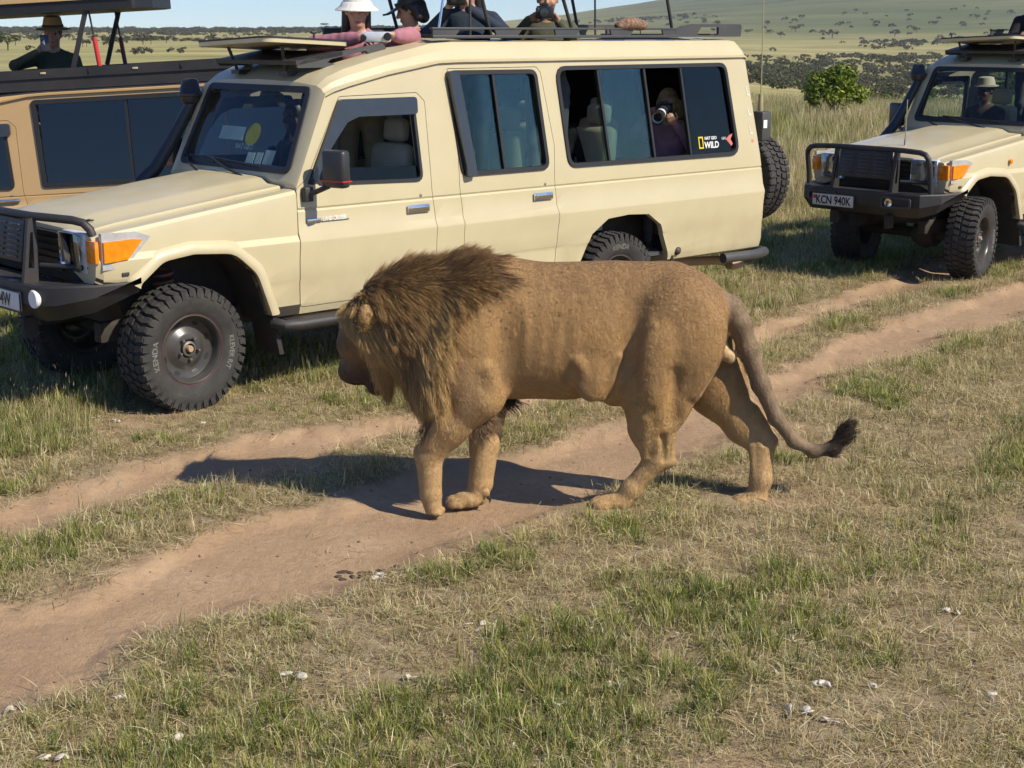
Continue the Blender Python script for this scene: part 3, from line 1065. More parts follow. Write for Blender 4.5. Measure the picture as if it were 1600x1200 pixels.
def build_cruiser(name, paint_m, opt):
    root = empty(name)
    g_only = opt.get('plain_side', False)
    # ---- shell
    st = [((lambda z: -5.87 + max(0, z - 1.1) * .20), [(y * .985, z) for y, z in cab_profile(2.19, 2.30)]),
          ((lambda z: -5.83 + max(0, z - 1.1) * .20), cab_profile(2.20, 2.335))]
    st += [(x, cab_profile(g, t)) for x, g, t in ROOF]
    st.append((-.86, COWL))
    shell = mb_mesh(loft(st))
    ci = [((lambda z: -5.77 + max(0, z - 1.1) * .20), prof_inset(cab_profile(2.20, 2.335)))]
    ci += [(x, prof_inset(cab_profile(g, t))) for x, g, t in ROOF]
    ci.append((-.95, prof_inset(COWL, .06)))
    shell = bool_mesh(shell, mb_mesh(loft(ci)))
    cuts = []
    for w, r in ((opt.get('fwin', FWIN), .05), *[(w_, .06) for w_ in opt.get('sidewins', [RDWIN, RWIN])]):
        poly = round_poly(w, r)
        cuts.append(MB().prism(poly, -1.1, 1.1, lambda x, z, t: (x, t, z)))
    cut = MB()
    for s in (1, -1):
        cut.prism(RARCH, s * .50, s * 1.1, lambda x, z, t: (x, t, z))
    cuts.append(cut)
    # windscreen, rear window, roof hatches
    cuts.append(MB().prism(round_poly([(-.665, 1.50), (.665, 1.50), (.60, 2.005), (-.60, 2.005)], .06), -1.45, -.6, lambda y, z, t: (t, y, z)))
    cuts.append(MB().prism(round_poly([(-.55, 1.40), (.55, 1.40), (.52, 2.10), (-.52, 2.10)], .06), -6.3, -5.5, lambda y, z, t: (t, y, z)))
    for (x0, x1, hw) in opt.get('hatches', [(-5.1, -2.55, .56), (-2.12, -1.42, .46)]):
        cuts.append(MB().prism(round_poly([(x0, -hw), (x1, -hw), (x1, hw), (x0, hw)], .06), 2.03, 3.0, lambda x, y, t: (x, y, t)))
    for c in cuts:
        shell = bool_mesh(shell, mb_mesh(c))
    # ---- doors cut out of the shell with a real gap
    doors = opt.get('doors', [FDOOR, RDOOR])
    dcut = MB()
    for d in doors:
        for s in (1, -1):
            dcut.prism(round_poly(d, .035, 3), s * .60, s * 1.1, lambda x, z, t: (x, t, z))
    dsh = shell.copy()
    body = bool_mesh(shell, mb_mesh(dcut))
    for d in doors:
        c = MB(); c.prism(inset_poly(round_poly(d, .035, 3), .0045), .60, 1.1, lambda x, z, t: (x, t, z))
        dm = bool_mesh(dsh.copy(), mb_mesh(c), 'INTERSECT')
        finish_body(dm, paint_m, M_INSIDE, (-5, -1.6), (1.0, 1.9))
        for s in (1, -1):
            dd = link(bpy.data.objects.new('door', dm), root)
            if s < 0: dd.scale = (1, -1, 1)
            xs = [p[0] for p in d]; hx = min(xs) + .17
            h = MB(); h.box((hx, .826, 1.172), (.20, .012, .055), bev=.004); h.box((hx, .838, 1.178), (.17, .012, .026), bev=.005)
            h.build('door_handle', M_CHROME, dd)
            if s > 0:
                h = MB(); h.lathe([(0, .005), (.013, .004), (.014, 0)], 'y', 14, (hx - .03, .81, 1.262)); h.build('door_lock', M_CHROME, dd)
    finish_body(body, paint_m, M_INSIDE, (-5, -1.6), (1.0, 1.9), roof_m=opt.get('roof_m'))
    link(bpy.data.objects.new('body', body), root)
    a = MB(); a.box((-3.35, 0, .585), (4.8, 1.5, .03)); a.build('floor', M_DASH, root)
    for s in (1, -1):
        a = MB(); a.box((-4.06, s * .44, .80), (1.20, .10, .40), bev=.02); a.box((-4.06, s * .62, 1.0), (1.20, .36, .05), bev=.02); a.build('wheel_well', M_UNDER, root)
    # headlining inside of the roof sides and lower trim
    # ---- side windows
    def window(poly, r, panes, gmat, frame_w=.032, proud=.012, posts=(), name='window'):
        for s in (1, -1):
            w = empty(name, (0, 0, 0), 0, root)
            o_ = round_poly([tuple(p) for p in poly], r)
            o_ = inset_poly(o_, -.016); i_ = inset_poly(o_, frame_w)
            f = MB(); f.ring(o_, i_, -.03, proud, yfn(s)); f.build('frame', M_RUBBER, w, 40)
            for (xa, xb) in posts:
                f = MB(); f.prism([(xa + .011, 2.11), (xa - .011, 2.11), (xb - .011, 1.39), (xb + .011, 1.39)], -.022, .004, yfn(s)); f.build('post', M_RUBBER, w, 40)
            if s < 0 and len(panes) > 2:
                panes = [(i_, M_BLACKGLASS, -.014)]  # far panes replaced by one black pane to darken the cabin
            for (p, gm, lift) in panes:
                f = MB(); f.prism(p, lift - .004, lift, yfn(s)); f.build('pane', gm, w, None)
    if 'window_spec' in opt:
        for spec in opt['window_spec']: window(*spec)
    else:
        def quad(xt0, xt1, xb0, xb1, zt=2.115, zb=1.39): return [(xt0, zt), (xt1, zt), (xb1, zb), (xb0, zb)]
        window(RDWIN, .06, [(quad(-2.26, -2.70, -2.35, -2.77, 2.10), M_GLASS, -.012), (quad(-2.67, -3.10, -2.74, -3.19, 2.10), M_GLASS, -.018)], M_GLASS, posts=[(-2.685, -2.755)])
        window(RWIN, .085, [(quad(-3.80, -4.33, -3.89, -4.42), M_GLASS, -.012), (quad(-3.77, -3.83, -3.86, -3.92), M_GLASS, -.02), (quad(-4.76, -4.84, -4.86, -4.94), M_GLASS, -.012),
                            (quad(-4.80, -5.35, -4.90, -5.48), M_DARKGLASS, -.016)], M_GLASS, posts=[(-3.80, -3.895), (-4.34, -4.43), (-4.79, -4.885)])
        for s in (1, -1):      # front door glass half wound down, visor above it
            w = empty('door_window', (0, 0, 0), 0, root)
            o_ = inset_poly(round_poly(FWIN, .05), -.012); i_ = inset_poly(o_, .024)
            f = MB(); f.ring(o_, i_, -.03, .006, yfn(s)); f.build('frame', M_RUBBER, w, 40)
            f = MB(); f.prism([(-1.02, 1.39), (-1.94, 1.365), (-1.935, 1.47), (-1.07, 1.50)], -.02, -.016, yfn(s)); f.build('pane', M_DARKGLASS, w, None)
            vis = [(-.945, 1.40), (-1.00, 1.40), (-1.115, 1.60), (-1.30, 1.80), (-1.40, 1.835), (-1.925, 1.835), (-1.925, 1.955), (-1.255, 1.955)]
            f = MB(); f.prism(round_poly(vis, .03), .004, .034, yfn(s)); f.build('wind_deflector', M_PLAST, w, 40)
            f = MB(); f.prism(round_poly([(-2.225, 2.13), (-2.32, 2.12), (-2.44, 1.375), (-2.35, 1.365)], .02), .013, .05, yfn(s)); f.build('wind_deflector', M_PLAST, w, 40)
    f = MB(); f.prism(round_poly([(-.56, 1.39), (.56, 1.39), (.53, 2.11), (-.53, 2.11)], .06), -.004, .0, lambda y, z, t: (-5.84 + max(0, z - 1.1) * .20 + t, y, z)); f.build('rear_window', M_BLACKGLASS, root, None)
    # windscreen
    ws = empty('windscreen', (0, 0, 0), 0, root)

    def wsx(z, y): return -.86 - (z - 1.43) / .62 * .285 - .035 * (abs(y) / .7) ** 2 + .012
    nz, ny = 6, 13
    vs = []
    for i in range(nz):
        for j in range(ny):
            z = 1.475 + (2.03 - 1.475) * i / (nz - 1); hw = .69 + (.625 - .69) * i / (nz - 1)
            y = -hw + 2 * hw * j / (ny - 1); vs.append((wsx(z, y), y, z))
    fs = [(i * ny + j, i * ny + j + 1, (i + 1) * ny + j + 1, (i + 1) * ny + j) for i in range(nz - 1) for j in range(ny - 1)]
    mesh_obj('pane', vs, fs, M_SCREEN, ws, 60)
    o_ = round_poly([(-.70, 1.465), (.70, 1.465), (.635, 2.04), (-.635, 2.04)], .07, 6); i_ = inset_poly(o_, .045)
    f = MB(); f.ring(o_, i_, -.004, .030, lambda y, z, t: (wsx(z, y) + t, y, z)); f.build('frame', M_RUBBER, ws, 40)
    for (yb, ye) in ((.25, -.28), (-.33, -.62)) if not opt.get('wipers_alt') else ((.25, -.28), (-.33, -.62)):
        f = MB(); f.tube([(-.80, yb, 1.43), (-.825, (yb + ye) / 2, 1.475), (wsx(1.53, ye) + .02, ye, 1.53)], .009, 6)
        f.tube([(wsx(1.505, yb + .1) + .02, yb + .12, 1.50), (wsx(1.52, ye) + .015, ye - .05, 1.53)], .007, 6); f.build('wiper', M_RUBBER, ws)
    # ---- front wings, bonnet, nose
    def zt(x): return float(np.interp(x, [-.86, .28, .55, .63], [1.375, 1.235, 1.205, 1.185]))
    fst = []
    for x, k, zb in ((-.853, 1, .50), (-.5, 1, .50), (0, 1, .50), (.24, 1, .52), (.33, 1, .86), (.5, 1, .86), (.59, .985, .86), (.63, .955, .88)):
        t = zt(x); p = []
        for i, (y, z) in enumerate(SIDE[:8]): p.append((y * k, max(z, zb + .012 * i)))
        p += [(.815 * k, max(1.07, 0)), (.812 * k, t - .06), (.806 * k, t - .028), (.79 * k, t - .006), (.74 * k, t), (.665 * k, t - .002), (.655 * k, t - .03), (.40, t - .03), (0, t - .03)]
        fst.append((x, p))
    fr = mb_mesh(loft(fst))
    cut = MB()
    for s in (1, -1): cut.prism(FARCH_R, s * .42, s * 1.1, lambda x, z, t: (x, t, z))
    fr = bool_mesh(fr, mb_mesh(cut))
    finish_body(fr, paint_m, M_UNDER, (-.6, .4), (.9, .95), True, 24)
    link(bpy.data.objects.new('wing', fr), root)
    hs = []
    for x, dz in ((-.835, .004), (-.5, .008), (0, .008), (.4, .006), (.56, -.002), (.615, -.028), (.628, -.06)):
        t = zt(x) + dz
        k = 1.0 if dz > 0 else .4
        hs.append((x, [(.0, t - .05), (.652, t - .02), (.652, t + .004), (.64, t + .014), (.50, t + .020), (.43, t + .026 + .026 * k), (.36, t + .030 + .030 * k), (0, t + .036 + .034 * k)]))
    vs = []; fs = []
    for x, p in hs:
        pts = p[1:]
        vs += [(x, y, z) for y, z in pts] + [(x, -y, z) for y, z in pts[-2::-1]]
    n = len(vs) // len(hs)
    for i in range(len(hs) - 1):
        for k in range(n - 1): fs.append((i * n + k, i * n + k + 1, (i + 1) * n + k + 1, (i + 1) * n + k))
    mesh_obj('bonnet', vs, fs, paint_m, root, 30)
    for s in (1, -1):
        for P, y0, nm in ((FARCH_R, .828, 'wheel_arch'), (RARCH if opt.get('rear_flare') else None, .822, 'wheel_arch')):
            if P is None: continue
            P = P[1:-1]
            c = Vector((sum(p[0] for p in P) / len(P), .55))
            Q = [tuple(Vector(p) + (Vector(p) - c).normalized() * .085) for p in P]
            P = [tuple(p) for p in P]
            rows = [(Q, -.012), ([tuple(Vector(a) * .35 + Vector(b) * .65) for a, b in zip(P, Q)], .022), ([tuple(Vector(a) * .8 + Vector(b) * .2) for a, b in zip(P, Q)], .030), (P, .024), (P, -.06)]
            vs = []; m_ = len(P)
            for r_, dy in rows: vs += [(x, s * (y0 + dy), z) for x, z in r_]
            fs = [(i * m_ + j, i * m_ + j + 1, (i + 1) * m_ + j + 1, (i + 1) * m_ + j) for i in range(len(rows) - 1) for j in range(m_ - 1)]
            mesh_obj(nm, vs, fs, paint_m, root, 60)
        # headlight: square lamp, clear corner glass and amber indicator
        hl = empty('headlight', (0, 0, 0), 0, root)
        f = MB(); f.box((.615, s * .55, 1.075), (.06, .29, .25), bev=.01); f.build('housing', M_SILV, hl)
        f = MB(); f.lathe([(.0, .648), (.04, .640), (.08, .648), (.112, .660)], 'x', 26, (0, s * .55, 1.075)); f.build('reflector', M_SILV, hl)
        f = MB(); f.box((.668, s * .55, 1.075), (.012, .27, .235), bev=.008); f.build('lens', M_LENS, hl)
        corner = [(.60, 1.205), (.36, 1.20), (.265, 1.165), (.40, 1.03), (.46, .985), (.60, .98)]
        f = MB(); f.prism(corner, .800, .832, xz(s)); f.build('corner_glass', M_CLEAR, hl, 30)
        f = MB(); f.prism(inset_poly([(.60, 1.16), (.40, 1.165), (.315, 1.155), (.43, 1.03), (.60, 1.02)], .006), .82, .846, xz(s))
        f.box((.628, s * .765, 1.09), (.03, .115, .14), bev=.01); f.build('indicator', M_AMBER, hl, 30)
        f = MB(); f.box((.45, s * .832, .945), (.05, .012, .022), bev=.004); f.build('latch', M_BLACKM, hl)
    f = MB(); f.box((.622, 0, 1.06), (.05, .78, .25)); gr = f.build('grille', M_INK, root)
    for k in range(6):
        f = MB(); f.box((.655, 0, .965 + k * .042), (.02, .77, .012), bev=.003); f.build('slat', M_BLACKM, gr)
    # ---- steel bumper and bull bar
    bstat = [(.90, 0, .885, .655), (.90, .52, .885, .655), (.83, .66, .888, .67), (.64, .80, .892, .715), (.36, .862, .895, .82)] if not opt.get('bar_dx') else [(.92, 0, .885, .655), (.92, .60, .885, .655), (.90, .70, .888, .66), (.74, .83, .892, .70), (.36, .866, .895, .82)]
    full = [(x, -y, a, b) for x, y, a, b in bstat[:0:-1]] + bstat
    vs = []; fs = []
    for i, (x, y, a, b) in enumerate(full):
        px, py = full[max(0, i - 1)][:2]; qx, qy = full[min(len(full) - 1, i + 1)][:2]
        d = Vector((qx - px, qy - py, 0)).normalized(); nn = Vector((d.y, -d.x, 0))
        if nn.x < 0: nn = -nn
        for off, z in ((-.20, a), (-.01, a), (0, a - .012), (0, b + .10), (-.07, b), (-.20, b)):
            vs.append((x + nn.x * off, y + nn.y * off, z))
    for i in range(len(full) - 1):
        for k in range(6): fs.append((i * 6 + k, i * 6 + (k + 1) % 6, (i + 1) * 6 + (k + 1) % 6, (i + 1) * 6 + k))
    fs += [tuple(range(6)), tuple((len(full) - 1) * 6 + k for k in range(6))[::-1]]
    f = MB(); f.add(vs, fs); bump = f.build('bumper', M_BLACKM, root, 30)
    for s in (1, -1):
        f = MB(); f.box((.86, s * .33, .60), (.10, .05, .13), bev=.01); f.build('recovery_point', M_UNDER, bump)
    if opt.get('fog', 'round') == 'round':
        for s in (1, -1):
            f = MB(); f.lathe([(0, .905), (.04, .907), (.052, .912), (.058, .905), (.058, .88)], 'x', 24, (-.0, s * .50, .80)); f.build('fog_lamp', M_WHITE, bump)
    else:
        for s in (1, -1):
            f = MB(); f.ring(round_poly([(s * .27, .73), (s * .62, .75), (s * .62, .845), (s * .27, .85)], .03), round_poly([(s * .29, .75), (s * .60, .765), (s * .60, .83), (s * .29, .835)], .025), .905, .935, lambda y, z, t: (t, y, z)); f.build('lamp_surround', M_RAIL, bump)
            f = MB(); f.lathe([(0, .923), (.03, .925), (.042, .93), (.042, .91)], 'x', 20, (0, s * .36, .79)); f.build('fog_lamp', M_CHROME, bump)
    hoop = [(.56, .735, .88), (.57, .735, 1.0), (.60, .735, 1.17), (.615, .725, 1.225), (.64, .69, 1.265), (.68, .63, 1.28), (.76, .46, 1.288), (.80, .34, 1.29), (.81, 0, 1.29)]
    bdx = opt.get('bar_dx', 0)
    hoop = [(x + bdx * min(1, max(0, (.82 - x) / .2)), y, z) for x, y, z in hoop]
    full = hoop + [(x, -y, z) for x, y, z in hoop[-2::-1]]
    f = MB(); f.tube(full, .0265, 12); f.tube([(.59, .735, .985), (.70, .55, .985), (.78, .38, .985)], .018, 8); f.tube([(.59, -.735, .985), (.70, -.55, .985), (.78, -.38, .985)], .018, 8)
    bb = f.build('bull_bar', M_BLACKM, root, 50)
    for s in (1, -1):
        ring_o = round_poly([(.80, .87), (.90, .87), (.845, 1.27), (.79, 1.30)], .02); ring_i = round_poly([(.822, .97), (.862, .97), (.835, 1.19), (.818, 1.20)], .012)
        f = MB(); f.ring(ring_o, ring_i, .34, .375, xz(s)); f.build('upright', M_BLACKM, bb, 40)
    rot = Matrix.Rotation(-.16, 3, 'Y')
    f = MB(); f.box((.845, 0, 1.135), (.025, .62, .27), rot, bev=.012); sp = f.build('mesh_screen', M_BLACKM, bb)
    for r_ in range(7):
        for c_ in range(3):
            f = MB(); f.box((.862 - .016 * .3 * r_ + .016, -.19 + c_ * .19, 1.035 + r_ * .033), (.010, .14, .013), rot, bev=.003); f.build('slat', M_RAIL, sp)
    # number plate
    py = opt.get('plate_y', .08)
    PX = opt.get('plate_x', 0)
    f = MB(); f.box((.912 + PX, py, .762), (.012, .52, .125), bev=.004); pl = f.build('number_plate', M_PLATE, root)
    f = MB(); f.ring([(py - .262, .698), (py + .262, .698), (py + .262, .826), (py - .262, .826)], [(py - .254, .706), (py + .254, .706), (py + .254, .818), (py - .254, .818)], .912 + PX, .921 + PX, lambda y, z, t: (t, y, z)); f.build('plate_frame', M_RAIL, pl)
    if opt.get('plate'):
        lettering('plate_lettering', opt['plate'], .115, lambda u, v, t: (.9185 + PX + t, py - .02 + opt.get('plate_shift', 0) + u * .82, .722 + v), M_INK, pl, .003)
        if opt.get('plate_flag'):
            f = MB(); f.box((.920 + PX, py - .225, .785), (.003, .035, .035)); f.build('plate_flag', M_RED, pl)
    # ---- snorkel on the car's right side
    f = MB(); f.tube([(-.30, -.835, 1.16), (-.52, -.85, 1.24), (-.76, -.845, 1.42), (-.92, -.815, 1.66), (-1.04, -.79, 1.86), (-1.05, -.785, 1.90)], [.05, .055, .052, .047, .045, .045], 10)
    sn = f.build('snorkel', M_SNORK, root, 50)
    f = MB(); f.lathe([(0, 2.065), (.045, 2.065), (.062, 2.05), (.078, 1.965), (.095, 1.955), (.095, 1.94), (.078, 1.935), (.072, 1.90), (.05, 1.88), (0, 1.88)], 'z', 24, (-1.05, -.79, 0)); f.build('snorkel_head', M_SNORK, sn, 50)
    # ---- mirrors
    for s in (1, -1):
        f = MB(); f.box((-1.03, s * 1.02, 1.515), (.09, .19, .25), Matrix.Rotation(s * .25, 3, 'Z'), bev=.025); mi = f.build('mirror', M_SNORK, root, 50)
        f = MB(); f.tube([(-.93, s * .83, 1.33), (-.95, s * .90, 1.36), (-1.0, s * .98, 1.40)], .018, 8); f.box((-.93, s * .832, 1.34), (.07, .05, .10), bev=.01); f.build('mirror_arm', M_BLACKM, mi)
        f = MB(); f.box((-1.03, s * 1.02, 1.435), (.094, .194, .008), Matrix.Rotation(s * .25, 3, 'Z')); f.build('mirror_stripe', M_RED, mi)
    # ---- underside
    f = MB()
    for s in (1, -1):
        f.box((-2.5, s * .42, .52), (5.9, .09, .13), bev=.01)
    f.tube([(0, -.72, .40), (0, .72, .40)], .055, 10); f.tube([(-4.0, -.72, .40), (-4.0, .72, .40)], .055, 10)
    f.lathe([(0, .17), (.11, .12), (.15, .0), (.11, -.12), (0, -.17)], 'y', 16, (0, .18, .40)); f.lathe([(0, .17), (.11, .12), (.15, .0), (.11, -.12), (0, -.17)], 'y', 16, (-4.0, .1, .40))
    f.box((-.35, 0, .66), (.9, .70, .26)); f.box((-3.3, -.3, .42), (1.1, .5, .25), bev=.03); f.tube([(-.6, -.1, .5), (-3.9, .05, .42)], .035, 8)
    f.build('chassis', M_UNDER, root)
    for s in (1, -1):
        f = MB()
        f.tube([(.062 * math.cos(k * .6), s * .50 + .062 * math.sin(k * .6), .50 + k * .0048) for k in range(84)], .010, 6)
        f.build('coil_spring', M_SPRING, root, 50)
    for s in (1, -1):
        f = MB(); f.tube([(-.64, s * .80, .50), (-.68, s * .885, .485), (-.78, s * .90, .48), (-1.9, s * .90, .48), (-2.0, s * .885, .485), (-2.04, s * .80, .50)], .038, 12); f.box((-1.35, s * .82, .505), (1.25, .13, .02), bev=.005); f.build('side_step', M_BLACKM, root, 50)
        f = MB(); f.prism([(-.60, .62), (-.63, .62), (-.70, .28), (-.665, .28)], .56, .83, xz(s)); f.prism([(-.52, .86), (-.55, .86), (-.63, .62), (-.60, .62)], .56, .83, xz(s)); f.build('mud_flap', M_UNDER, root)
        f = MB(); f.prism([(-4.66, .72), (-4.69, .72), (-4.70, .36), (-4.67, .36)], .56, .80, xz(s)); f.build('mud_flap', M_RUBBER, root)
    f = MB(); f.tube([(-5.35, .80, .47), (-5.75, .84, .47), (-5.95, .78, .47), (-6.0, .6, .47), (-6.0, -.6, .47), (-5.95, -.78, .47)], .045, 12); f.build('rear_bumper', M_RAIL, root, 50)
    f = MB(); f.tube([(-5.0, .40, .42), (-5.6, .52, .40), (-5.75, .60, .36)], .04, 10); f.lathe([(0, 0), (.05, 0), (.06, .10), (.05, .15), (0, .15)], 'x', 14, (-5.80, .62, .37)); f.build('exhaust', M_RUST, root, 50)
    # ---- wheels
    stz = opt.get('steer', 0)
    wheel(root, (0, .70, .405), 1, stz, math.pi - .25); wheel(root, (0, -.70, .405), -1, stz, .9, plain=opt.get('plain_far', True))
    wheel(root, (-4.0, .70, .405), 1, 0, 1.3); wheel(root, (-4.0, -.70, .405), -1, 0, .2, plain=True)
    sw = wheel(root, (-6.18, .36, 1.10), 1, 0, 0, 'spare_wheel', plain=True); sw.rotation_euler = (0, 0, math.pi / 2)
    f = MB(); f.tube([(-5.95, .60, .62), (-5.98, .60, 1.25), (-5.98, .45, 1.32), (-5.98, .1, 1.32)], .026, 10); f.box((-5.97, .36, 1.10), (.14, .16, .16)); f.build('spare_wheel_carrier', M_BLACKM, root, 50)
    # ---- inside
    f = MB(); f.box((-1.05, 0, 1.28), (.34, 1.45, .26), bev=.05); f.build('dashboard', M_DASH, root)
    f = MB(); f.lathe([(.17, .012), (.185, 0), (.17, -.012)], 'x', 24, (-1.33, -.36, 1.30), closed=True); f.tube([(-1.33, -.36, 1.30), (-1.15, -.36, 1.22)], .03, 8); f.build('steering_wheel', M_DASH, root, 50)
    for (x, y) in opt.get('seats', [(-1.75, .38), (-1.75, -.38), (-2.85, .40), (-2.85, -.40), (-3.85, .42), (-3.85, -.42), (-4.75, .42), (-4.75, -.42)]):
        seat(root, x, y, .60 if x > -2.2 else .64)
    return root


def roof_rack(root, m=M_RAIL):
    """side rails with trapezoid openings, a raised loop at the rear and cross bars"""
    rk = empty('roof_rack', (0, 0, 0), 0, root)
    for s in (1, -1):
        f = MB()
        f.box((-3.50, s * .655, 2.425), (2.66, .035, .016), bev=.004)
        f.box((-3.50, s * .67, 2.366), (2.66, .02, .022), bev=.004)
        x = -2.18
        while x > -4.8:
            f.prism([(x, 2.36), (x - .20, 2.36), (x - .26, 2.42), (x + .02 if x < -2.2 else x, 2.42)], .652, .668, xz(s)); x -= .62
        o_ = round_poly([(-4.80, 2.36), (-4.80, 2.43), (-5.02, 2.465), (-5.66, 2.465), (-5.66, 2.36)], .02)
        i_ = round_poly([(-5.08, 2.375), (-5.09, 2.40), (-5.13, 2.44), (-5.36, 2.44), (-5.36, 2.375)], .015)
        f.ring(o_, i_, .645, .67, xz(s))
        f.build('rail', m, rk, 40)
    for x in (-2.25, -5.30, -5.62):
        f = MB(); f.box((x, 0, 2.375), (.05, 1.30, .022), bev=.005); f.build('cross_bar', M_BLACKM, rk)
    return rk


def front_hatch(root, m=M_CREAM):
    """front roof panel lifted forward over the windscreen on slotted black brackets"""
    c = [(-.90, .44, 2.345), (-.90, -.46, 2.29), (-1.62, -.46, 2.27), (-1.62, .44, 2.295)]
    hp = empty('front_hatch', (0, 0, 0), 0, root)
    P = round_poly([(p[0], p[1]) for p in c], .10, 5)
    A = np.array([[p[0], p[1], 1] for p in c]); co = np.linalg.lstsq(A, np.array([p[2] for p in c]), rcond=None)[0]
    f = MB(); f.prism(P, 0, .035, lambda x, y, t: (x, y, co[0] * x + co[1] * y + co[2] + t)); f.build('panel', m, hp, 40)
    o_ = inset_poly(P, -.004); i_ = inset_poly(P, .02)
    f = MB(); f.ring(o_, i_, .028, .040, lambda x, y, t: (x, y, co[0] * x + co[1] * y + co[2] + t)); f.build('edge_seal', M_RUBBER, hp, 40)
    for s in (1, -1):
        o_ = round_poly([(-1.08, 2.16), (-1.20, 2.225), (-1.86, 2.325), (-1.90, 2.25), (-1.40, 2.16)], .02)
        i_ = round_poly([(-1.36, 2.195), (-1.40, 2.217), (-1.70, 2.272), (-1.74, 2.24), (-1.46, 2.18)], .02)
        f = MB(); f.ring(o_, i_, .47, .50, xz(s)); f.build('bracket', M_RAIL, hp, 40)
        f = MB(); f.tube([(-1.16, s * .30, 2.11), (-1.10, s * .34, 2.31)], .012, 6); f.box((-1.18, s * .30, 2.12), (.10, .10, .03)); f.build('stay', M_BLACKM, hp)
    f = MB(); f.box((-1.30, 0, 2.225), (.40, 1.0, .03), Matrix.Rotation(.16, 3, 'Y')); f.build('cross_plate', M_BLACKM, hp)
    for (x, y) in ((-1.0, -.36), (-1.35, .37)):
        f = MB(); z0 = co[0] * x + co[1] * y + co[2] + .035
        f.tube([(x, y, z0), (x, y, z0 + .05)], .008, 6); f.tube([(x - .02, y, z0 + .05), (x + .02, y, z0 + .05)], .012, 6); f.build('hatch_catch', M_BLACKM, hp)
    return hp


# ---- the cream car behind the lion
main_car = build_cruiser('safari_car', M_CREAM, dict(seats=[(-1.75, .38), (-1.75, -.38), (-2.85, .40), (-2.85, -.40), (-3.85, .42), (-3.85, -.42), (-5.0, .40), (-4.75, -.42)], plate='L 694W', plate_y=.08, plate_shift=.0, steer=R(3), plain_far=False))
tag(main_car, 'long cream safari car with roof rack standing directly behind the lion', 'safari car')
MAIN_LOC = (-2.617, 10.291, 0.0); MAIN_ANG = 3.89034
roof_rack(main_car)
front_hatch(main_car)


